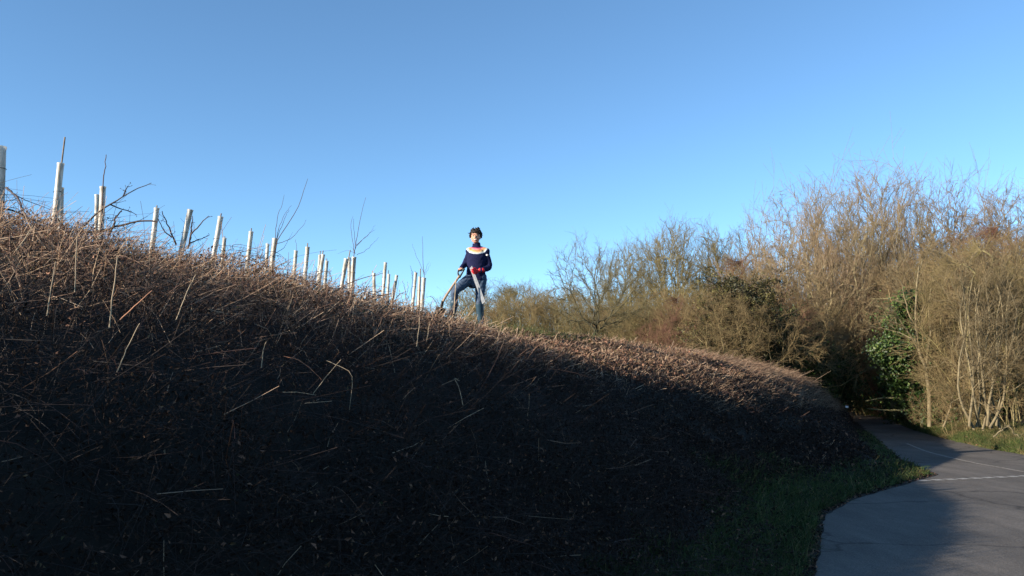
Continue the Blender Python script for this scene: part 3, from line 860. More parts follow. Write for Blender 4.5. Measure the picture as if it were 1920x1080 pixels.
# --- ivy on a leaning trunk above the lane
def ivy_tree():
    d = off_road(1722, 26.5, .4)
    x, y = (1722 - 960) / F_PX * d, d
    o = thing('ivy_tree', 'leaning trunk thickly clad in glossy green ivy beside the dark gap', 'tree', (x, y, hgt(x, y)))
    r = np.random.default_rng(202)
    main = curve_pts([(0.1, 0, -.2), (-.2, -.1, .9), (-.55, -.2, 1.9), (-.7, -.2, 2.9), (-.6, -.1, 4.1)], 12)
    lb = curve_pts([(-.55, -.2, 1.9), (-1.0, -.4, 2.3), (-1.45, -.5, 2.4)], 12)
    lc = curve_pts([(-.68, -.2, 2.6), (-.4, -.3, 3.3), (-.25, -.3, 4.0)], 12)
    P = np.stack([main, lb, lc]); R = np.stack([np.linspace(.11, .04, 12), np.linspace(.04, .015, 12), np.linspace(.05, .015, 12)])
    P1, R1, _ = grow(P, R, 12, (.15, 1), (.15, .35), (60, 15), r, K=4, rr=.5, up=.05)
    build('trunk', [tubes(P, R, np.full(3, .1), 7), tubes(P1, R1, np.full(len(P1), .3), 3)], M_bark_olive, o)
    cl_ = []
    allP = np.concatenate([P[:, :, :].reshape(-1, 3), P1.reshape(-1, 3)])
    allP = allP[(allP[:, 2] > .35) & (allP[:, 2] < 4.0)]
    for c in allP[r.permutation(len(allP))[:130]]:
        m_ = int(r.uniform(25, 130))
        rad = r.uniform(.08, .24)
        cl_.append(c + r.normal(size=(m_, 3)) * rad * np.array([1.1, .8, 1.0]))
    for cx, cz, rad, m_ in [(-.7, 2.5, .32, 900), (-.95, 2.0, .30, 700), (-.7, 1.4, .28, 450), (-.65, 3.1, .30, 800), (-1.1, 2.4, .24, 500), (-.5, 3.7, .24, 450)]:
        cl_.append(np.array([cx, -.3, cz]) + r.normal(size=(m_, 3)) * rad * np.array([.8, .7, 1.0]))
    C = np.concatenate(cl_); n = len(C)
    build('ivy', [leaves(C, r.uniform(.02, .055, n), r.uniform(0, 1, n) ** 1.3, aspect=.7, fold=.2, N=unit(C - [0, .1, 2.0] + r.normal(size=(n, 3)) * .8))], M_ivy, o, smooth=False)
    o.scale = (d / 26.0,) * 3
ivy_tree()

# --- dark evergreen undergrowth filling the gap over the lane
def dark_bush(px, d, top, label, seed, wide, n=5200):
    d = off_road(px, d)
    x, y = (px - 960) / F_PX * d, d
    z = hgt(x, y); H = at(px, top, d).z - z
    o = thing('holly_bush', label, 'bush', (x, y, z), 'dark evergreen bushes over the lane')
    r = np.random.default_rng(seed)
    n0 = 16; az = r.uniform(0, 6.283, n0)
    P0 = np.zeros((n0, 5, 3)); D = np.stack([np.cos(az) * .5, np.sin(az) * .5, np.ones(n0)], 1)
    for k in range(1, 5):
        D = unit(D + r.normal(size=D.shape) * .2); P0[:, k] = P0[:, k - 1] + D * H * .24
    R0 = np.ones((n0, 1)) * np.linspace(.03, .008, 5)
    build('trunk', [tubes(P0, R0, np.full(n0, .3), 4)], M_bark_olive, o)
    q = unit(r.normal(size=(n, 3))) * (r.uniform(.2, 1, n) ** .45)[:, None]
    lump = 1 + .28 * np.sin(q[:, 0] * 7 + seed) * np.sin(q[:, 2] * 6 + seed) + .2 * np.sin(q[:, 1] * 9)
    C = q * lump[:, None] * [wide, wide * .8, H * .52] + [0, 0, H * .5]
    build('foliage', [leaves(C, r.uniform(.04, .085, n), r.uniform(0, .55, n), aspect=.5, fold=.2)], M_ivy, o, smooth=False)
dark_bush(1592, 35, 635, 'deep green holly bush in the darkest part of the gap above the lane', 301, 1.3)
dark_bush(1558, 36, 655, 'dim holly bush behind the end of the bank', 302, 1.3)
dark_bush(1635, 34, 690, 'low dim holly bush where the lane disappears', 303, 1.2)
dark_bush(1690, 31, 700, 'low dark bush behind the verge under the ivy-clad trunk', 304, 1.0)
dark_bush(1745, 29, 715, 'low dark bush behind the trunk of the pale forked tree', 305, .9)
dark_bush(1835, 28, 700, 'low dark bush behind the hazel poles', 306, 1.0)
dark_bush(1440, 30, 575, 'dark bush added against the far flank of the evergreen bush to shade the gap', 308, 1.1)  # extra bush, added so that its mass darkens the gap
dark_bush(1505, 33, 610, 'dark bush added between evergreen bush and the gap to shade it', 309, 1.2)  # extra bush, added to throw shade over the gap
dark_bush(1900, 28, 690, 'low dark bush behind dry grass at the edge of the view', 307, 1.1)

# --- pale forked tree by the verge
def limb_tree(name, label, cat, px, d, limbs, m, twigs=(9, 7, 5), rmin=.005, seed=1, base=None):
    """limbs: list of (list of (px, py, depth offset), r0, r1)"""
    d = off_road(px, d, .4)
    x, y = (px - 960) / F_PX * d, d
    z = hgt(x, y)
    o = thing(name, label, cat, (x, y, z))
    r = np.random.default_rng(seed)
    P = np.stack([curve_pts([at(a, b, d + c) - Vector((x, y, z)) for a, b, c in pts], 12) for pts, _, _ in limbs])
    P += r.normal(size=P.shape) * .012
    R = np.stack([np.linspace(a, b, 12) for _, a, b in limbs])
    P1, R1, _ = grow(P, R, twigs[0], (.3, 1), (.15, .35), (42, 12), r, K=5, rr=.5, up=.08)
    P2, R2, _ = grow(P1, R1, twigs[1], (.2, 1), (.3, .6), (38, 12), r, K=3, rr=.6, up=.06)
    P3, R3, _ = grow(P2, R2, twigs[2], (.2, 1), (.4, .8), (36, 12), r, K=2, rr=.7, up=.05)
    R1, R2, R3 = np.maximum(R1, rmin * 1.4), np.maximum(R2, rmin), np.maximum(R3, rmin * .75)
    build('trunk', [tubes(P, R, np.full(len(P), .1), 7)], m, o)
    build('crown', [tubes(P1, R1, np.full(len(P1), .35), 3), tubes(P2, R2, np.full(len(P2), .6), 3), tubes(P3, R3, np.full(len(P3), .9), 3)], m, o)
    return o
limb_tree('forked_tree', 'slender pale tree forking low above the dark verge, lit trunk', 'tree', 1742, 26, [
    ([(1743, 800, 0), (1742, 745, 0), (1736, 690, 0), (1724, 660, 0), (1716, 610, 0), (1718, 560, 0), (1722, 500, .1)], .07, .022),
    ([(1735, 688, 0), (1741, 650, -.1), (1745, 620, -.1), (1742, 570, -.2), (1750, 520, -.2)], .045, .015),
    ([(1722, 655, 0), (1700, 620, -.2), (1680, 590, -.3), (1655, 570, -.4)], .028, .008),
    ([(1717, 620, 0), (1700, 575, .2), (1690, 530, .2), (1672, 522, .2)], .026, .008),
    ([(1722, 510, .1), (1735, 480, .1), (1762, 470, .1)], .02, .006),
    ([(1736, 690, 0), (1760, 685, -.3), (1780, 670, -.5), (1805, 668, -.6)], .022, .006),
    ([(1718, 640, 0), (1690, 625, .3), (1650, 615, .4), (1625, 612, .5)], .024, .006)], M_pale_bark, twigs=(8, 6, 4), seed=71)
hz = []
for k, (a, b, c, e, f_) in enumerate([(1818, 800, 1822, 700, 1815), (1826, 805, 1800, 690, 1812), (1832, 800, 1838, 690, 1828), (1842, 806, 1850, 720, 1836), (1850, 800, 1856, 690, 1868),
                                      (1860, 805, 1846, 690, 1856), (1868, 800, 1874, 680, 1886), (1876, 805, 1862, 700, 1880), (1838, 800, 1826, 700, 1800), (1855, 803, 1880, 700, 1905)]):
    hz.append(([(a, b, .1 * (k % 3)), (c, (b + e) / 2, .1 * (k % 4)), ((c + f_) / 2 + (-1) ** k * 8, e, 0), (f_, 600, .2), (f_ + (-1) ** k * 9, 520 + 7 * (k % 5), .3)], .04 - .002 * (k % 4), .012))
limb_tree('hazel', 'clump of pale crooked hazel poles rising from the sunlit verge', 'shrub', 1845, 23.5, hz, M_pale_bark, twigs=(9, 6, 4), seed=72)
limb_tree('leaning_branch', 'short crooked pale sapling forking low on the sunlit verge', 'sapling', 1772, 23.2, [
    ([(1770, 800, 0), (1780, 765, 0), (1786, 752, 0), (1782, 735, 0), (1764, 727, -.1)], .03, .012),
    ([(1784, 755, 0), (1800, 745, 0), (1808, 720, 0), (1806, 690, .1), (1812, 660, .1)], .026, .012)], M_pale_bark, twigs=(3, 3, 2), seed=73)
limb_tree('leaning_branch', 'bare pale stick leaning low over bleached grass beyond the hazel', 'branch', 1875, 22.0, [
    ([(1862, 820, 0), (1880, 805, 0), (1893, 797, 0)], .02, .012),
    ([(1888, 798, 0), (1905, 815, 0), (1921, 830, -.2)], .02, .012)], M_pale_bark, twigs=(2, 2, 1), seed=74)

# ------------------------------------------------------------------ tree guards planted along the crest
def guard_mat():
    m = bpy.data.materials.new('translucent_plastic'); m.use_nodes = True
    n, l = m.node_tree.nodes, m.node_tree.links
    p = n['Principled BSDF']; p.inputs['Roughness'].default_value = .38
    tc = n.new('ShaderNodeTexCoord')
    nz = n.new('ShaderNodeTexNoise'); nz.inputs['Scale'].default_value = 6; nz.inputs['Detail'].default_value = 4
    mp = n.new('ShaderNodeMapping'); mp.inputs['Scale'].default_value = (3, 3, .8)
    l.new(tc.outputs['Object'], mp.inputs['Vector']); l.new(mp.outputs[0], nz.inputs['Vector'])
    oi = n.new('ShaderNodeObjectInfo'); om = n.new('ShaderNodeMath'); om.operation = 'MULTIPLY'; om.inputs[1].default_value = 40
    l.new(oi.outputs['Random'], om.inputs[0]); l.new(om.outputs[0], mp.inputs['Location'])
    r = n.new('ShaderNodeValToRGB')
    r.color_ramp.elements[0].position = .3; r.color_ramp.elements[0].color = (.40, .36, .28, 1)
    r.color_ramp.elements[1].position = .6; r.color_ramp.elements[1].color = (.80, .78, .73, 1)
    l.new(nz.outputs['Fac'], r.inputs[0]); l.new(r.outputs[0], p.inputs['Base Color'])
    tr = n.new('ShaderNodeBsdfTranslucent'); l.new(r.outputs[0], tr.inputs['Color'])
    ms = n.new('ShaderNodeMixShader'); ms.inputs[0].default_value = .45
    l.new(p.outputs[0], ms.inputs[1]); l.new(tr.outputs[0], ms.inputs[2]); l.new(ms.outputs[0], n['Material Output'].inputs['Surface'])
    return m
M_guard = guard_mat()
M_stake = plain('weathered_stake', (.19, .14, .095), .85, noise=18, noise_amt=.4)
M_darkstem = plain('dark_bark', (.055, .042, .036), .8, noise=20, noise_amt=.3)
M_tie = plain('cable_tie', (.02, .02, .02), .5)

def lathe_tube(a, b, rad, wall=.004, seg=14, flare=.006):
    """open-topped double-walled tube from a (bottom) to b (top), with a rolled rim"""
    a, b = Vector(a), Vector(b)
    ax = (b - a); L = ax.length; ax.normalize()
    e1 = ax.orthogonal().normalized(); e2 = ax.cross(e1)
    prof = [(0, rad), (.3 * L, rad * 1.01), (.65 * L, rad * .99), (L - .035, rad), (L - .008, rad + flare), (L, rad + flare * .8), (L, rad + flare * .8 - wall), (L - .035, rad - wall), (.3, rad - wall)]
    V, Q = [], []
    for h, rr in prof:
        for k in range(seg):
            t = 2 * math.pi * k / seg
            V.append(a + ax * h + (e1 * math.cos(t) + e2 * math.sin(t)) * rr)
    for i in range(len(prof) - 1):
        for k in range(seg):
            Q.append((i * seg + k, i * seg + (k + 1) % seg, (i + 1) * seg + (k + 1) % seg, (i + 1) * seg + k))
    return np.array([list(v) for v in V]), np.array(Q), np.zeros(len(V))

def bar(pts, r0, r1, sides=5, n=None, tint=.5):
    P = curve_pts(pts, n or max(2, len(pts) * 3)) if len(pts) > 2 else np.array([list(p) for p in pts])
    return tubes(P[None], np.linspace(r0, r1, len(P))[None], [tint], sides)

G_TUBE = 'pale plastic tree guards planted along the top of the bank'
def guard(pt, pb, w, label, stake=None, hollow_dark=False):
    """pt/pb: pixels of the rim and of a lower point of the axis; w: width in pixels; stake: pixel of the stake's tip"""
    d = .092 * F_PX / w
    top = at(*pt, d); low = at(*pb, d)
    dirn = (top - low).normalized()
    t = 0
    while True:
        p = top - dirn * t
        if p.z <= hgt(p.x, p.y) + .01 or t > 1.9: break
        t += .01
    base = top - dirn * t
    o = thing('tree_guard', label, 'tree guard', base, G_TUBE)
    rel = lambda q: Vector(q) - base
    rad = .041
    build('tube', [lathe_tube((0, 0, -.03), rel(top), rad)], M_guard, o)
    side = Vector((-.8, .6, 0)).normalized() * (rad + .016)
    if stake:
        tip = at(*stake, d) + Vector((0, .05, 0))
        build('stake', [bar([side + Vector((0, 0, -.05)), rel(tip)], .0125, .011, 4)], M_stake, o)
    else:
        build('stake', [bar([side + Vector((0, 0, -.05)), side + dirn * t * .9], .0125, .011, 4)], M_stake, o)
    for f in (.35, .8):
        c = dirn * t * f
        ring = [c + (Vector((math.cos(a), math.sin(a), 0)) * (rad + .006)) + (side * .5 if math.cos(a - 2.5) > .6 else Vector()) for a in np.linspace(0, 2 * math.pi, 13)]
        build('tie', [tubes(np.array([[list(p) for p in ring]]), np.full((1, 13), .0028), [0], 4)], M_tie, o)
    return o, d

for pt, pb, w, lab, st in [
    ((2, 275), (-1, 385), 20, 'tallest and nearest pale tree guard, cut by the edge of the view', None),
    ((114, 306), (102, 420), 13.5, 'leaning pale tree guard with a long dark stake standing out of its top', (118, 255)),
    ((114, 352), (113, 430), 12, 'pale tree guard tucked close behind the one with the long dark stake', None),
    ((193, 350), (189, 432), 12, 'pale tree guard with a thin sapling whip above it and a thorny branch across it', None),
    ((182, 365), (181, 432), 9, 'shorter pale tree guard touching the side of the one with the thin whip', None),
    ((294, 390), (287, 450), 10.5, 'pale tree guard where the dark arching cane ends, stake just showing', (292, 384)),
    ((357, 393), (340, 470), 11.5, 'strongly leaning pale tree guard among thorny twigs, no stake tip', None),
    ((414, 406), (402, 472), 10.5, 'leaning pale tree guard with a dark stake tip, standing clear against the sky', (413, 399)),
    ((421, 446), (419, 470), 8, 'stubby pale tree guard with a dark top, just clear of the brambles', (420, 442)),
    ((471, 434), (465, 487), 9, 'upright pale tree guard alone between stubby guard and bushy sapling', (470, 427)),
    ((502, 457), (500, 488), 7, 'small pale tree guard half hidden by the guard with the whippy sapling', None),
    ((516, 447), (508, 512), 10, 'pale tree guard with whippy twigs springing from its rim', None),
    ((555, 470), (551, 520), 7.5, 'slim pale tree guard with one fine twig on top, past the whippy sapling', None),
    ((577, 463), (571, 525), 8.5, 'bright pale tree guard with a stake tip, tallest of the cluster past the whippy sapling', (576, 455)),
    ((600, 478), (597, 520), 6.5, 'slim pale tree guard hidden behind a close pair with stakes', (600, 470)),
    ((606, 477), (598, 530), 8, 'leaning pale tree guard at the front of a close pair with stakes', (605, 469)),
    ((613, 489), (609, 535), 7, 'short pale tree guard just beyond the close pair with stakes', (612, 484)),
    ((649, 485), (640, 540), 8, 'leaning pale tree guard whose stake rises out toward the bushy sapling', (656, 468)),
    ((655, 483), (655, 540), 6.5, 'pale tree guard squeezed between leaning guard and bushy sapling guard', None),
    ((664, 482), (660, 545), 9, 'pale tree guard carrying the sapling with the widest spray of twigs', None),
    ((701, 512), (702, 553), 6.5, 'pale tree guard beside the arching bramble tip, with twin stake ends', (698, 507)),
    ((723, 492), (718, 553), 6.8, 'tallest of three pale tree guards just past the arching bramble tip', None),
    ((729, 514), (727, 553), 6, 'pale tree guard close behind the tallest of its three', (728, 506)),
    ((744, 516), (738, 552), 6.4, 'lone leaning pale tree guard in the gap before the last cluster', None),
    ((780, 511), (775, 560), 6.5, 'pale tree guard on the far side of the last cluster before the digger', (778, 508)),
    ((795, 521), (791, 576), 8.5, 'bright pale tree guard nearest the digger, with a thin sapling above', (788, 503)),
    ((787, 519), (785, 570), 6.2, 'pale tree guard half covered by the bright one nearest the digger', None),
]:
    guard(pt, pb, w, lab, st)

M_sap = plain('sapling_bark', (.075, .045, .038), .7, noise=20, noise_amt=.3)
def sapling(label, d, stems_px, r0=.006, r1=.002, name='sapling', cat='sapling', m=None, group=None, twig=0, seed=1, depth=.12):
    o_base = at(*stems_px[0][0], d)
    o = thing(name, label, cat, o_base, group)
    r = np.random.default_rng(seed)
    P = []
    for pts in stems_px:
        dz = np.linspace(0, 1, len(pts)) * r.normal() * depth
        P.append(curve_pts([at(a, b, d + e) - o_base for (a, b), e in zip(pts, dz)], 12))
    P = np.stack(P); P[:, 1:-1] += r.normal(size=P[:, 1:-1].shape) * .004 * d / 10
    lens = np.linalg.norm(np.diff(P, axis=1), axis=2).sum(1); rel = (lens / lens.max()) ** .5
    R = np.linspace(r0, r1, 12)[None, :] * rel[:, None]
    build('stem', [tubes(P[:1], R[:1], [.5], 6)], m or M_sap, o)
    pcs = [tubes(P[1:], R[1:], np.full(len(P) - 1, .6), 5)] if len(P) > 1 else []
    if twig:
        P1, R1, _ = grow(P, R, twig, (.3, 1), (.08, .22), (48, 14), r, K=4, rr=.5, up=.04)
        pcs.append(tubes(P1, np.maximum(R1, .0016), np.full(len(P1), .8), 3))
        m_ = len(P1) * 2
        C = P1[:, [1, 3]].reshape(-1, 3)
        pcs.append(leaves(C, np.full(m_, .010), np.full(m_, .5), aspect=.5))
    if pcs: build('twig', pcs, m or M_sap, o)
    return o

sapling('thin dark whip standing up from the guard crossed by a thorny branch', 12.2, [[(189, 430), (193, 345), (197, 315), (199, 290)]], .009, .005)
sapling('whippy sapling with the longest curving shoot, springing from a pale guard', 14.7, [
    [(508, 505), (517, 460), (524, 445), (545, 412), (562, 380), (571, 355), (577, 335)],
    [(517, 455), (518, 430), (521, 405), (527, 388), (533, 365)], [(518, 450), (524, 425), (535, 400), (547, 385)],
    [(517, 457), (535, 452), (552, 440), (568, 423), (574, 412)], [(515, 475), (530, 466), (541, 450), (549, 435)], [(519, 448), (530, 420), (540, 398), (542, 395)]], .009, .003, seed=5)
sapling('bushy sapling with the widest spray of fine upright twigs', 16.3, [
    [(660, 540), (664, 480), (667, 460), (671, 435), (677, 402), (686, 370)],
    [(664, 475), (661, 455), (658, 430), (659, 412), (662, 405)], [(666, 465), (665, 440), (663, 415), (664, 410)],
    [(668, 460), (680, 450), (693, 437), (704, 422)], [(669, 461), (682, 448), (695, 435), (704, 430)], [(669, 478), (685, 470), (700, 455), (710, 445)],
    [(664, 478), (660, 472), (650, 470), (631, 476)], [(666, 476), (662, 466), (655, 462)]], .009, .0025, seed=6)
sapling('thin sapling with a few upright shoots above the guard nearest the digger', 17.3, [
    [(791, 560), (795, 520), (794, 490), (793, 465), (792, 443)], [(795, 515), (790, 500), (780, 480), (773, 457)],
    [(795, 518), (801, 507), (808, 493)], [(795, 514), (800, 500), (805, 490)]], .008, .0025, seed=7)
sapling('single fine twig rising from the slim guard past the whippy sapling', 19.6, [[(555, 475), (556, 460), (554, 449)]], .005, .003)
sapling('bare thin twig standing beside the far guard of the last cluster', 20, [[(772, 560), (773, 520), (771, 505), (769, 498)], [(773, 530), (774, 515), (773, 508)]], .007, .003, seed=8)
sapling('short forked bare twig in the gap before the last cluster', 18, [[(763, 565), (758, 540), (755, 527)], [(761, 556), (765, 540), (764, 528)]], .007, .003, seed=9, depth=0)

# ------------------------------------------------------------------ canes and twigs standing out on the skyline
M_thorn = plain('dark_cane', (.05, .036, .032), .6, noise=16, noise_amt=.35)
def cane(label, d, px, r0, r1, name='bramble_cane', cat='cane', m=None, twig=3, seed=1, depth=.3):
    return sapling(label, d, px, r0, r1, name=name, cat=cat, m=m or M_thorn, twig=twig, seed=seed, depth=depth)
cane('long thorny branch sweeping up across two guards to a fine forked tip', 8.0, [
    [(150, 432), (163, 418), (190, 393), (215, 378), (232, 368), (262, 352), (284, 343)], [(206, 383), (222, 390), (245, 398), (256, 402)], [(231, 368), (236, 355), (240, 350)]], .011, .003, twig=3, seed=11)
cane('thick dark cane arching level and ending against a pale guard', 7.8, [[(160, 436), (190, 433), (222, 424), (262, 414), (295, 416)]], .012, .007, twig=2, seed=12)
cane('dark cane bending down out of the thicket beside the tallest guard', 6.6, [[(-5, 395), (15, 392), (40, 402), (70, 416), (95, 424), (125, 436)], [(12, 352), (32, 370), (42, 395)]], .010, .006, twig=3, seed=13)
cane('stout broken thorn stub jutting up between guards', 8.4, [[(205, 440), (213, 420), (216, 408), (228, 395)]], .012, .006, twig=2, seed=14)
cane('thorny twig leaning up toward the strongly leaning guard', 9.2, [[(330, 458), (322, 440), (313, 418), (304, 396)], [(322, 445), (306, 430), (296, 410)]], .010, .004, twig=3, seed=15)
cane('forked thorny twig reaching out past the strongly leaning guard', 9.4, [
    [(352, 466), (358, 440), (372, 425), (382, 413), (391, 405)], [(356, 456), (366, 452), (380, 446), (393, 440)], [(356, 450), (359, 425), (361, 405)]], .011, .004, twig=3, seed=16)
cane('bramble tangle with dark leaves round the foot of the whippy sapling', 10.2, [
    [(470, 500), (490, 492), (505, 482), (525, 478)], [(480, 505), (500, 500), (530, 505), (545, 490)], [(500, 515), (520, 500), (538, 492)], [(460, 490), (475, 480), (495, 484)]], .007, .003, twig=6, seed=17)
cane('bramble spray with buds crossing the cluster of short guards', 10.8, [
    [(560, 545), (580, 530), (600, 512), (622, 508)], [(585, 535), (592, 515), (594, 503)], [(610, 540), (622, 525), (617, 510)]], .008, .003, twig=5, seed=18)
cane('single bramble cane arching up to a leafy tip among far guards', 11.2, [[(625, 548), (650, 533), (680, 522), (705, 516), (719, 512)]], .007, .003, twig=2, seed=19)
cane('short thick dark broken branch lying on the thicket top', 10.6, [[(655, 570), (680, 563), (705, 556), (733, 551)]], .014, .006, twig=2, seed=20)
cane('small dark curled dead stalk between last guards and the spade', 13.6, [[(823, 583), (817, 565), (809, 557), (807, 556)]], .006, .004, twig=2, seed=21)
cane('small crooked twig poking up beside the arching bramble cane', 12.5, [[(690, 560), (683, 545), (680, 533)]], .006, .003, twig=4, seed=22)
cane('small crooked twig leaning past the lone leaning guard', 12.5, [[(740, 565), (748, 552), (758, 547)]], .006, .003, twig=4, seed=23)
cane('short crooked twig in front of the bushy sapling guard', 12.5, [[(655, 545), (662, 535), (668, 540)]], .006, .003, twig=3, seed=24)

# ------------------------------------------------------------------ single pale stems that stand out on the face of the bank
M_pale = mat('pale_dead_stem', [(.34, .26, .17), (.34, .26, .17)], .6, noise=10, noise_amt=.3)
M_redstem = mat('red_cane', [(.34, .15, .08), (.34, .15, .08)], .5, noise=10, noise_amt=.3)
def face_stem(label, pts, rad, m=None):
    """a stem on the bank: its lower end is put on the growth met by the line of sight"""
    def hit(px, py):
        r_ = ray(px, py)
        for k in range(60, 900):
            t = k * .03
            p = Vector((0, 0, CAM_H)) + r_ * t
            u_, v_ = to_uv(p.x, p.y)
            if p.z < hgt(p.x, p.y) + float(thick(np.array([u_]), np.array([v_]))[0]) * 1.02: return p.y
        return 12.
    d = min(hit(*pts[0]), hit(*pts[len(pts) // 2]), hit(*pts[-1])) - .04
    P = curve_pts([at(a, b, d) for a, b in pts], 10) if len(pts) > 2 else np.stack([np.array(list(at(*pts[0], d).lerp(at(*pts[1], d), i / 9))) for i in range(10)])
    base = Vector(P[0]); P = P - P[0]
    P[1:-1] += RNG.normal(size=(8, 3)) * .001
    rad *= .62
    o = build('dead_stem', [tubes(P[None], np.linspace(rad, rad * .6, 10)[None], [.5], 6)], m or M_pale)
    o.location = base
    return tag(o, label, 'stem')
for lab, pts, rad, m in [
    ('straight pale stem leaning alone over the dark middle of the bank', [(219, 698), (240, 650), (262, 606)], .0045, None),
    ('tall upright pale stem with a bare top in the sunlit brambles', [(205, 615), (213, 540), (220, 480)], .0065, None),
    ('tall pale upright stem in the sunlit brambles under the paired guards', [(140, 548), (142, 490), (145, 440)], .0055, None),
    ('thin upright pale stem beside dark gaps low in the sunlit growth', [(88, 592), (96, 540), (104, 490)], .005, None),
    ('orange-brown arching cane bent over in the dark of the bank', [(532, 668), (560, 675), (585, 694), (603, 712)], .0045, M_redstem),
    ('pale crossing stem that meets the orange-brown arching cane', [(587, 738), (612, 706), (639, 675)], .004, None),
    ('pale bent cane dropping away past the crossing stem', [(612, 676), (635, 686), (660, 706), (655, 770)], .0035, None),
    ('near-level pale stem low in the dark beside the crossing stem', [(530, 735), (560, 736), (593, 741)], .0035, None),
    ('pale stem lying across the darkness below the crossing stems', [(570, 757), (600, 754), (622, 752)], .0035, None),
    ('yellowish bent stalk with a curled top below the digger', [(868, 760), (860, 725), (852, 710), (862, 714)], .0045, None),
    ('thin straw stalk below the guard nearest the digger', [(781, 650), (785, 620), (787, 594)], .006, None),
    ('short straw stalk between spade and the thin straw stalk', [(800, 640), (803, 620), (806, 604)], .005, None),
    ('stiff pale stem standing against the dark just under the lit brambles', [(490, 690), (494, 655), (500, 640)], .0055, None),
    ('long pale stem slanting through the sunlit brambles below leaning guards', [(330, 600), (352, 545), (367, 515)], .005, None),
    ('reddish cane slanting low through the lit brambles above the dark bank', [(225, 600), (255, 572), (285, 545)], .007, M_redstem),
    ('pale straw stem slanting beneath the dark arching cane', [(30, 470), (48, 446), (62, 422)], .006, None),
]:
    face_stem(lab, pts, rad, m)

# small white scrap in the dry growth where the lane disappears
bpy_o = build('litter_scrap', [(np.array([(-.05, 0, -.03), (.05, .01, -.035), (.06, .02, .03), (-.04, .015, .04), (.0, -.02, .0)]), np.array([(0, 1, 4, 4), (1, 2, 4, 4), (2, 3, 4, 4), (3, 0, 4, 4)]), np.zeros(5))], plain('white_plastic', (.8, .8, .8), .4), smooth=False)
_u = hgt(at(1588, 760, 29).x, 29); bpy_o.location = at(1588, 763, 29); bpy_o.location.z = max(bpy_o.location.z, _u + .12)
tag(bpy_o, 'small crumpled white scrap caught in the dry growth where the lane disappears', 'litter')

# ------------------------------------------------------------------ the digger
PD = 14.5                                        # distance ahead
P_ORIGIN = at(790 + 540 / 5.4, 410 + 1085 / 5.4, PD)
PS_ = PD / F_PX / 5.4                            # metres per enlarged pixel
def pp(zx, zy, y=0.0):
    return Vector(((zx - 540) * PS_, y, (1085 - zy) * PS_))
SC = PS_ / .0017

def ell_chain(bm, pts, seg=16):
    """closed loft through (centre, rx, ry, axis) rings"""
    rings = []
    n = len(pts)
    for i, (c, rx, ry) in enumerate(pts):
        t = (pts[min(i + 1, n - 1)][0] - pts[max(i - 1, 0)][0]).normalized()
        e = Vector((1, 0, 0)); e = (e - t * e.dot(t))
        if e.length < .2: e = Vector((0, 0, 1)) - t * t.z
        e.normalize(); f = t.cross(e)
        rings.append([bm.verts.new(c + e * math.cos(a) * rx + f * math.sin(a) * ry) for a in np.linspace(0, 2 * math.pi, seg, endpoint=False)])
    for a, b in zip(rings[:-1], rings[1:]):
        for k in range(seg):
            bm.faces.new((a[k], a[(k + 1) % seg], b[(k + 1) % seg], b[k]))
    bm.faces.new(rings[0][::-1]); bm.faces.new(rings[-1])

def ball(bm, c, r, s=(1, 1, 1), rot=None):
    m = Matrix.Translation(c) @ (rot.to_4x4() if rot else Matrix.Identity(4)) @ Matrix.Diagonal((*[r * q for q in s], 1))
    bmesh.ops.create_icosphere(bm, subdivisions=3, radius=1, matrix=m)

def limb(bm, pts, radii, seg=12, flat=1.0):
    """rounded tapered limb through points"""
    n = max(8, len(pts) * 6)
    P = curve_pts(pts, n) if len(pts) > 2 else np.array([list(pts[0].lerp(pts[1], i / (n - 1))) for i in range(n)])
    R = np.interp(np.linspace(0, 1, n), np.linspace(0, 1, len(radii)), radii)
    ell_chain(bm, [(Vector(p), r, r * flat) for p, r in zip(P, R)], seg)
    ball(bm, Vector(P[0]), R[0]); ball(bm, Vector(P[-1]), R[-1])

def fuse(name, bm, voxel, m, parent, smooth=4, attrs=None, wrinkle=0.0):
    """one continuous surface from overlapping volumes"""
    bmesh.ops.recalc_face_normals(bm, faces=bm.faces[:])
    me = bpy.data.meshes.new('tmp'); bm.to_mesh(me); bm.free()
    o = bpy.data.objects.new('tmp', me); col.objects.link(o)
    r = o.modifiers.new('r', 'REMESH'); r.mode = 'VOXEL'; r.voxel_size = voxel; r.use_smooth_shade = True
    s = o.modifiers.new('s', 'SMOOTH'); s.factor = .5; s.iterations = smooth
    dg = bpy.context.evaluated_depsgraph_get()
    nm = bpy.data.meshes.new_from_object(o.evaluated_get(dg)); nm.name = name
    bpy.data.objects.remove(o); bpy.data.meshes.remove(me)
    n = len(nm.vertices)
    co = np.empty(n * 3, np.float32); nm.vertices.foreach_get('co', co); co = co.reshape(-1, 3)
    if wrinkle:
        no = np.empty(n * 3, np.float32); nm.vertices.foreach_get('normal', no); no = no.reshape(-1, 3)
        co = co + no * (wrinkle * (np.sin(co[:, 2] * 70 + 3 * np.sin(co[:, 0] * 25) + co[:, 1] * 20) * np.sin(co[:, 0] * 31 + co[:, 2] * 17)))[:, None]
        nm.vertices.foreach_set('co', co.astype(np.float32).ravel())
    t = attrs(co) if attrs else np.zeros(n)
    a = nm.attributes.new('tint', 'FLOAT', 'POINT'); a.data.foreach_set('value', np.asarray(t, np.float32))
    nm.update()
    nm.materials.clear(); nm.materials.append(m)
    for p in nm.polygons: p.use_smooth = True
    return link(name, nm, parent)

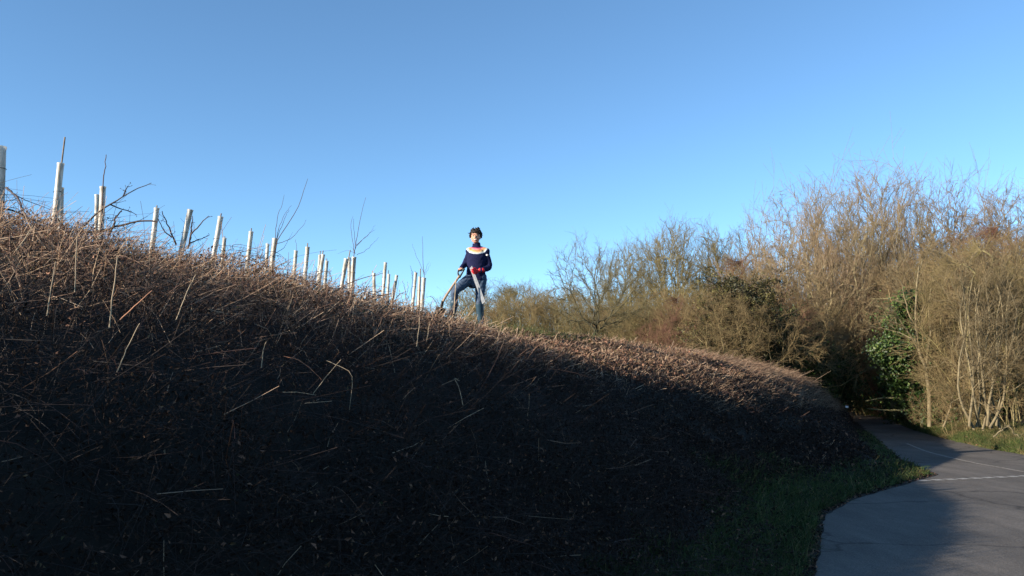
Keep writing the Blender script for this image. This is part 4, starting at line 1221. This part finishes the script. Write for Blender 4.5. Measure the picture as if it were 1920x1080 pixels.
M_skin = plain('skin', (.46, .24, .165), .5, noise=12, noise_amt=.12)
M_hair = plain('dark_hair', (.012, .009, .008), .75, noise=40, noise_amt=.4)
M_denim = plain('denim', (.045, .07, .115), .85, noise=22, noise_amt=.28, bump=.3, bump_scale=120)
M_boot = plain('rubber_boot', (.022, .05, .075), .45, noise=6, noise_amt=.25)
M_glove = plain('red_glove', (.62, .02, .03), .7, noise=30, noise_amt=.25)
M_lip = plain('lip', (.38, .09, .08), .4)
M_teeth = plain('teeth', (.8, .78, .72), .3)
M_eye = plain('eye', (.02, .015, .012), .15)
M_badge = plain('white_patch', (.75, .75, .75), .7)
M_patchred = plain('dark_patch_mark', (.10, .06, .10), .7)

def knit():
    m = bpy.data.materials.new('knitted_wool'); m.use_nodes = True
    n, l = m.node_tree.nodes, m.node_tree.links
    p = n['Principled BSDF']; p.inputs['Roughness'].default_value = .95; p.inputs['Specular IOR Level'].default_value = .1
    a = n.new('ShaderNodeAttribute'); a.attribute_name = 'tint'
    r = n.new('ShaderNodeValToRGB'); r.color_ramp.interpolation = 'CONSTANT'
    navy = (.012, .014, .045, 1)
    stops = [(0, navy), (.40, (.20, .025, .09, 1)), (.46, (.62, .12, .18, 1)), (.53, (.62, .23, .22, 1)), (.61, (.58, .24, .10, 1)), (.70, (.62, .33, .15, 1)), (.78, (.62, .48, .30, 1)), (.85, (.60, .58, .53, 1)), (.91, (.36, .42, .50, 1)), (.96, navy)]
    while len(r.color_ramp.elements) < len(stops): r.color_ramp.elements.new(.5)
    for e, (q, c) in zip(r.color_ramp.elements, stops): e.position = q; e.color = c
    l.new(a.outputs['Fac'], r.inputs[0])
    l.new(r.outputs[0], p.inputs['Base Color'])
    tc = n.new('ShaderNodeTexCoord')
    w = n.new('ShaderNodeTexWave'); w.inputs['Scale'].default_value = 60; w.inputs['Distortion'].default_value = 2
    l.new(tc.outputs['Object'], w.inputs['Vector'])
    b = n.new('ShaderNodeBump'); b.inputs['Strength'].default_value = .35; b.inputs['Distance'].default_value = .004
    l.new(w.outputs['Fac'], b.inputs['Height']); l.new(b.outputs[0], p.inputs['Normal'])
    return m
M_knit = knit()

person = thing('person', 'smiling digger in navy jumper with striped yoke, jeans and boots on the bank top', 'person', P_ORIGIN)

head_c = pp(546, 178, -.02)
neck_b = pp(560, 300, .015)
sh_a, el_a, wr_a, ha_a = pp(485, 322), pp(438, 448, .03), pp(408, 498, -.12), pp(402, 522, -.16)      # arm to the spade
sh_b, el_b, wr_b, ha_b = pp(652, 325), pp(682, 478, -.0), pp(598, 528, -.17), pp(556, 542, -.19)      # arm to the blade
hip_a, kn_a, an_a, toe_a = pp(502, 600), pp(350, 745, -.22), pp(330, 925, -.12), pp(296, 960, -.24)
hip_b, kn_b, an_b, toe_b = pp(605, 600), pp(588, 840, -.05), pp(600, 1035, .02), pp(598, 1072, -.13)

def hand(bm, wrist, palm, curl_c, axis, k=1.0, grow_=1.0):
    """palm and five fingers closed round a bar through curl_c along axis"""
    axis = axis.normalized()
    back = (wrist - palm).normalized()
    out = (palm - curl_c); out = (out - axis * out.dot(axis))
    out = out.normalized() if out.length > 1e-4 else Vector((0, -1, 0))
    side = axis.cross(out).normalized()
    g = grow_
    limb(bm, [wrist, palm], [.027 * g, .034 * g], 12, .75)
    for i, (off, ln, rr) in enumerate([(-.033, .9, .0105), (-.011, 1.0, .011), (.011, .95, .0105), (.032, .8, .009)]):
        s = axis * off * k
        rad = .021 * ln + .004
        pts = [palm + s * .8, curl_c + s + out * rad + side * .018]
        for a in (35, 80, 125, 165):
            t = math.radians(a) * ln
            pts.append(curl_c + s + out * rad * math.cos(t) - side * rad * math.sin(t) * -1)
        limb(bm, pts, [rr * 1.15 * g, rr * 1.1 * g, rr * g, rr * .95 * g, rr * .85 * g, rr * .7 * g], 8)
    th = [palm - axis * .02 * k + back * .02, palm - axis * .045 * k - out * .005, curl_c - axis * .05 * k + out * .012 - side * .012, curl_c - axis * .035 * k - side * .026]
    limb(bm, th, [.014 * g, .013 * g, .012 * g, .009 * g], 8)

# body: one continuous surface, mostly under the clothes
b = bmesh.new()
ball(b, head_c + Vector((0, .015, .03)), .098, (.80, .98, 1.06))
ball(b, head_c + Vector((-.002, -.03, -.028)), .074, (.98, .95, 1.05))
ball(b, head_c + Vector((-.004, -.052, -.080)), .036, (1.2, .9, .75))                   # chin
for sx in (-1, 1):
    ball(b, head_c + Vector((sx * .037 - .002, -.072, -.022)), .024, (1.1, .8, .9))      # cheeks
    ball(b, head_c + Vector((sx * .077, .01, -.01)), .026, (.35, .7, 1.15))              # ears
    ball(b, head_c + Vector((sx * .030, -.084, .024)), .017, (1.4, .6, .5))              # brow ridge
limb(b, [head_c + Vector((-.003, -.092, .016)), head_c + Vector((-.005, -.110, -.020))], [.008, .0115], 10)
ball(b, head_c + Vector((-.005, -.101, -.024)), .013, (1.35, .8, .7))
limb(b, [pp(556, 240, .01), neck_b], [.052, .058])
limb(b, [neck_b, pp(556, 430), pp(553, 600)], [.08, .10, .10], 14, .8)
limb(b, [sh_a, el_a, wr_a], [.042, .036, .026]); limb(b, [sh_b, el_b, wr_b], [.042, .036, .026])
limb(b, [neck_b, sh_a], [.05, .042]); limb(b, [neck_b, sh_b], [.05, .042])
limb(b, [hip_a, (hip_a + kn_a) / 2 + Vector((0, -.02, .01)), kn_a, (kn_a + an_a) / 2 + Vector((.0, .02, 0)), an_a], [.06, .04, .03, .024, .02]); limb(b, [hip_b, (hip_b + kn_b) / 2, kn_b, (kn_b + an_b) / 2, an_b], [.06, .04, .03, .024, .02])
grip_c = pp(402, 528, -.20)
hand(b, wr_a, ha_a, grip_c, Vector((.85, -.3, .12)))
limb(b, [wr_b, ha_b], [.026, .03])
fuse('body', b, .0058, M_skin, person, 3)
for sx in (-1, 1):
    b = bmesh.new(); ball(b, head_c + Vector((sx * .030 - .002, -.0925, .008)), .0085, (1.5, .6, .62)); fuse('eye', b, .002, M_eye, person, 1)
    b = bmesh.new(); limb(b, [head_c + Vector((sx * .014, -.101, .030)), head_c + Vector((sx * .032, -.100, .038)), head_c + Vector((sx * .050, -.086, .030))], [.004, .0045, .003], 6); fuse('eyebrow', b, .002, M_hair, person, 1)
b = bmesh.new(); limb(b, [head_c + Vector((-.034, -.094, -.050)), head_c + Vector((-.004, -.104, -.066)), head_c + Vector((.028, -.094, -.050))], [.004, .011, .004], 8); fuse('mouth', b, .002, M_lip, person, 1)
b = bmesh.new(); limb(b, [head_c + Vector((-.026, -.099, -.052)), head_c + Vector((-.004, -.1105, -.062)), head_c + Vector((.020, -.099, -.052))], [.003, .0065, .003], 8); fuse('teeth', b, .0016, M_teeth, person, 1)

# hair: dark, short, curly
b = bmesh.new()
r_ = np.random.default_rng(401)
ball(b, head_c + Vector((0, .035, .045)), .104, (.86, .92, 1.0))
for k in range(240):
    q = Vector(unit(r_.normal(size=3)))
    if q.z < -.35 or (q.y < -.35 and q.z < .42): continue
    if q.y < .0 and q.z < .1 and abs(q.x) < .8: continue
    c = head_c + Vector((q.x * .097, .03 + q.y * .105, .045 + q.z * .115))
    ball(b, c, r_.uniform(.010, .022), (1, 1, 1))
for k in range(44):
    q = Vector(unit(r_.normal(size=3) * [1, .7, 1] + [0, 0, .5]))
    if q.z < -.1: continue
    c = head_c + Vector((q.x * .105, .03 + q.y * .105, .05 + q.z * .12))
    e = Vector(r_.normal(size=3)) * .5 + q
    limb(b, [c, c + e * .014, c + e * .018 + Vector(r_.normal(size=3)) * .012], [.009, .007, .005], 6)
for k in range(12):                                       # fringe
    x0 = -.06 + .12 * k / 11
    c = head_c + Vector((x0, -.072 + abs(x0) * .35, .096 + r_.uniform(-.008, .01)))
    limb(b, [c, c + Vector((r_.uniform(-.015, .015), -.018, -.012)), c + Vector((r_.uniform(-.02, .02), -.014, -.034 + .01 * (k % 3)))], [.014, .012, .006], 6)
fuse('hair', b, .0055, M_hair, person, 1)

# jumper
b = bmesh.new()
tor = [(c_, a_ * .94, b_) for c_, a_, b_ in [(pp(557, 292, .012), .105, .085), (pp(558, 318, .01), .165, .105), (pp(558, 350, .005), .185, .118), (pp(558, 400, 0), .182, .125), (pp(556, 460, 0), .172, .118), (pp(552, 520, 0), .172, .118), (pp(548, 575, 0), .180, .13), (pp(545, 625, 0), .184, .135)]]
ell_chain(b, tor, 28)
ell_chain(b, [(pp(551, 236, -.004), .066, .066), (pp(556, 268, .006), .074, .073), (pp(559, 296, .012), .088, .078)], 20)
limb(b, [sh_a + Vector((.02, 0, .0)), el_a, wr_a], [.066, .054, .038]); limb(b, [sh_b + Vector((-.02, 0, 0)), el_b, wr_b + Vector((.02, 0, 0))], [.068, .058, .042])
limb(b, [neck_b, sh_a], [.07, .07]); limb(b, [neck_b, sh_b], [.07, .07])
yc = pp(560, 262, .02)
def yoke(co):
    dx, dy, dz = co[:, 0] - yc.x, co[:, 1] - yc.y, co[:, 2] - yc.z
    rr = np.sqrt((dx * .98) ** 2 + (dy * .75) ** 2 + (dz * 1.02) ** 2)
    rr = np.where((np.abs(dx) < .1) & (dz > -.035), .02, rr)
    return np.clip(rr / .205, 0, 1)
jumper = fuse('jumper', b, .0065, M_knit, person, 5, yoke, wrinkle=.0025)
# small woven patch on the sleeve
b = bmesh.new()
pc_ = sh_b.lerp(el_b, .27) + Vector((.006, -.079, 0))
bmesh.ops.create_cube(b, size=1, matrix=Matrix.Translation(pc_) @ Matrix.Diagonal((.034, .006, .026, 1)))
bmesh.ops.bevel(b, geom=b.edges[:], offset=.0015, segments=1, affect='EDGES')
pm = bpy.data.meshes.new('patch'); b.to_mesh(pm); b.free(); pm.materials.append(M_badge)
patch = link('patch', pm, jumper)
b = bmesh.new()
bmesh.ops.create_cube(b, size=1, matrix=Matrix.Translation(pc_ + Vector((.006, -.0035, 0))) @ Matrix.Diagonal((.010, .003, .014, 1)))
pm = bpy.data.meshes.new('patch_mark'); b.to_mesh(pm); b.free(); pm.materials.append(M_patchred)
link('patch_mark', pm, jumper)

# jeans
b = bmesh.new()
ell_chain(b, [(pp(550, 575, 0), .165, .115), (pp(550, 630, 0), .175, .125), (pp(552, 672, 0), .155, .115), (pp(553, 700, 0), .09, .09)], 24)
limb(b, [hip_a, (hip_a + kn_a) / 2 + Vector((0, -.02, .01)), kn_a, (kn_a + an_a) / 2 + Vector((.0, .02, 0)), an_a], [.105, .090, .070, .058, .05], 16)
limb(b, [hip_b, (hip_b + kn_b) / 2, kn_b], [.10, .086, .066], 16)
limb(b, [kn_b, an_b], [.064, .05], 12)
fuse('jeans', b, .0075, M_denim, person, 5, wrinkle=.004)
# boots: tall rubber ones
for kn, an, toe, f0 in ((kn_b, an_b, toe_b, .13), (kn_a, an_a, toe_a, .62)):
    b = bmesh.new()
    top_ = kn.lerp(an, f0)
    limb(b, [top_, kn.lerp(an, (f0 + 1) / 2) + Vector((0, .008, 0)), an], [.068, .066, .055], 16)
    limb(b, [an + Vector((0, .03, -.03)), (an + toe) / 2 + Vector((0, 0, -.02)), toe], [.05, .047, .042], 14)
    bt = fuse('boot', b, .007, M_boot, person, 3)
    b = bmesh.new()
    e = (toe - an); e.z = 0; e.normalize()
    c = (an + toe) / 2; c.z = toe.z - .036
    bmesh.ops.create_cube(b, size=1, matrix=Matrix.Translation(c) @ e.to_track_quat('Y', 'Z').to_matrix().to_4x4() @ Matrix.Diagonal((.088, .27, .024, 1)))
    bmesh.ops.bevel(b, geom=b.edges[:], offset=.009, segments=2, affect='EDGES')
    sm = bpy.data.meshes.new('sole'); b.to_mesh(sm); b.free(); sm.materials.append(plain('boot_sole', (.02, .02, .02), .8)); link('sole', sm, bt)
# red glove closed on the blade
b = bmesh.new()
bl_top, bl_end = pp(506, 503, -.245), pp(636, 863, -.20)
bl_dir = (bl_end - bl_top).normalized()
gc = bl_top.lerp(bl_end, .135)
hand(b, wr_b + Vector((.02, .01, .004)), ha_b + Vector((0, .0, 0)), gc, bl_dir, 1.15, 1.25)
limb(b, [wr_b + Vector((.035, .005, .0)), wr_b], [.042, .036])
fuse('glove', b, .0052, M_glove, person, 2)
for o_ in person.children: pass

# ------------------------------------------------------------------ what the digger holds
M_steel = plain('galvanised_metal', (.36, .37, .38), .42, noise=14, noise_amt=.15)
blade = thing('metal_blade', 'long flat pale grey metal blade held upright in the red glove', 'blade', P_ORIGIN + bl_top)
b = bmesh.new()
L_ = (bl_end - bl_top).length
wd = bl_dir.cross(Vector((0, -1, 0))).normalized(); nr = wd.cross(bl_dir).normalized()
def slab(bm, a0, a1, w0, w1, t, sh=0):
    v = []
    for s, w in ((a0, w0), (a1, w1)):
        for q in (-1, 1):
            for k in (-1, 1):
                v.append(bm.verts.new(bl_dir * (s + sh * q) + wd * w * q / 2 + nr * t * k / 2))
    for f_ in ((0, 1, 3, 2), (4, 6, 7, 5), (0, 4, 5, 1), (2, 3, 7, 6), (0, 2, 6, 4), (1, 5, 7, 3)):
        bm.faces.new([v[i] for i in f_])
slab(b, 0, L_, .050, .060, .004, .012)
bmesh.ops.recalc_face_normals(b, faces=b.faces[:]); bmesh.ops.bevel(b, geom=b.edges[:], offset=.001, segments=1, affect='EDGES')
m_ = bpy.data.meshes.new('plate'); b.to_mesh(m_); b.free(); m_.materials.append(M_steel); link('plate', m_, blade)
b = bmesh.new()
slab(b, .03, L_ - .03, .010, .012, .008)
bmesh.ops.recalc_face_normals(b, faces=b.faces[:])
m_ = bpy.data.meshes.new('rib'); b.to_mesh(m_); b.free(); m_.materials.append(M_steel); link('rib', m_, blade)

M_shaft = plain('worn_wood_shaft', (.27, .19, .125), .6, noise=20, noise_amt=.25)
M_blackmetal = plain('black_metal', (.012, .012, .013), .45)
M_grip = plain('dark_green_grip', (.018, .03, .026), .45)
spade_base = pp(196, 935, -.16)
spade = thing('spade', 'long-handled digging spade with a worn curved wooden shaft and dark D-shaped grip', 'spade', P_ORIGIN + spade_base)
R_ = lambda v: v - spade_base
def tube_mesh(name, pts, r0, r1, m, sides=10, n=16):
    P = curve_pts([R_(p) for p in pts], n)
    return build(name, [tubes(P[None], np.linspace(r0, r1, n)[None], [0], sides)], m, spade)
yk = pp(388, 590, -.19)
tube_mesh('shaft', [yk, pp(350, 650, -.19), pp(298, 725, -.18), pp(250, 800, -.17), pp(222, 855, -.16), pp(209, 905, -.16)], .019, .021, M_shaft)
b = bmesh.new()
gl, gr = grip_c + Vector((-.037, .012, -.006)), grip_c + Vector((.062, -.022, .006))
limb(b, [gl, gr], [.0155, .0155], 10)
limb(b, [gl, gl.lerp(yk, .5) + Vector((-.016, 0, 0)), yk + Vector((.004, 0, -.02))], [.013, .014, .020], 10, .7)
limb(b, [gr, gr.lerp(yk, .5) + Vector((.016, 0, .012)), yk + Vector((.004, 0, -.02))], [.013, .014, .020], 10, .7)
bmesh.ops.translate(b, verts=b.verts[:], vec=-spade_base)
fuse('handle', b, .004, M_grip, spade, 2)
b = bmesh.new()
bd = (pp(190, 1000, -.15) - pp(207, 925, -.16)).normalized(); bx = Vector((1, .15, .0)).normalized(); bx = (bx - bd * bx.dot(bd)).normalized(); bn = bx.cross(bd)
c0 = R_(pp(204, 912, -.16)); rows = []
for s, w, crv in ((0, .155, .0), (.02, .165, .006), (.12, .160, .010), (.22, .14, .008), (.27, .10, .004)):
    rows.append([(c0 + bd * s + bx * w * q / 2 + bn * crv * (1 - q * q) * 1.5) for q in np.linspace(-1, 1, 7)])
fr = [[b.verts.new(p + bn * .0025) for p in r] for r in rows]; bk = [[b.verts.new(p - bn * .0025) for p in r] for r in rows]
for g, fl in ((fr, 0), (bk, 1)):
    for i in range(4):
        for k in range(6):
            q = (g[i][k], g[i][k + 1], g[i + 1][k + 1], g[i + 1][k]); b.faces.new(q[::-1] if fl else q)
rim = [(fr[0][k], bk[0][k]) for k in range(7)] + [(fr[i][6], bk[i][6]) for i in range(1, 5)] + [(fr[4][k], bk[4][k]) for k in range(5, -1, -1)] + [(fr[i][0], bk[i][0]) for i in range(3, 0, -1)]
for (a, c), (d_, e) in zip(rim, rim[1:] + rim[:1]): b.faces.new((a, c, e, d_))
bmesh.ops.recalc_face_normals(b, faces=b.faces[:])
m_ = bpy.data.meshes.new('spade_blade'); b.to_mesh(m_); b.free(); m_.materials.append(M_blackmetal); link('spade_blade', m_, spade)
b = bmesh.new()
for q in (-1, 1):                                  # rolled foot treads
    limb(b, [c0 + bx * .022 * q, c0 + bx * .085 * q + bn * .004], [.0095, .009], 8)
limb(b, [c0 + bd * .06, c0 - bd * .10], [.019, .0235], 10)
fuse('socket', b, .004, M_blackmetal, spade, 2)

# pale dry stalk standing in front of the bent leg
o_ = build('dead_stem', [tubes(curve_pts([pp(346, 985, -.42), pp(352, 860, -.42), pp(358, 760, -.42), pp(366, 640, -.42)], 10)[None], np.linspace(.0085, .007, 10)[None], [.5], 6)], M_pale)
o_.location = P_ORIGIN; tag(o_, 'straight pale stalk standing in front of the bent leg of the digger', 'stem')
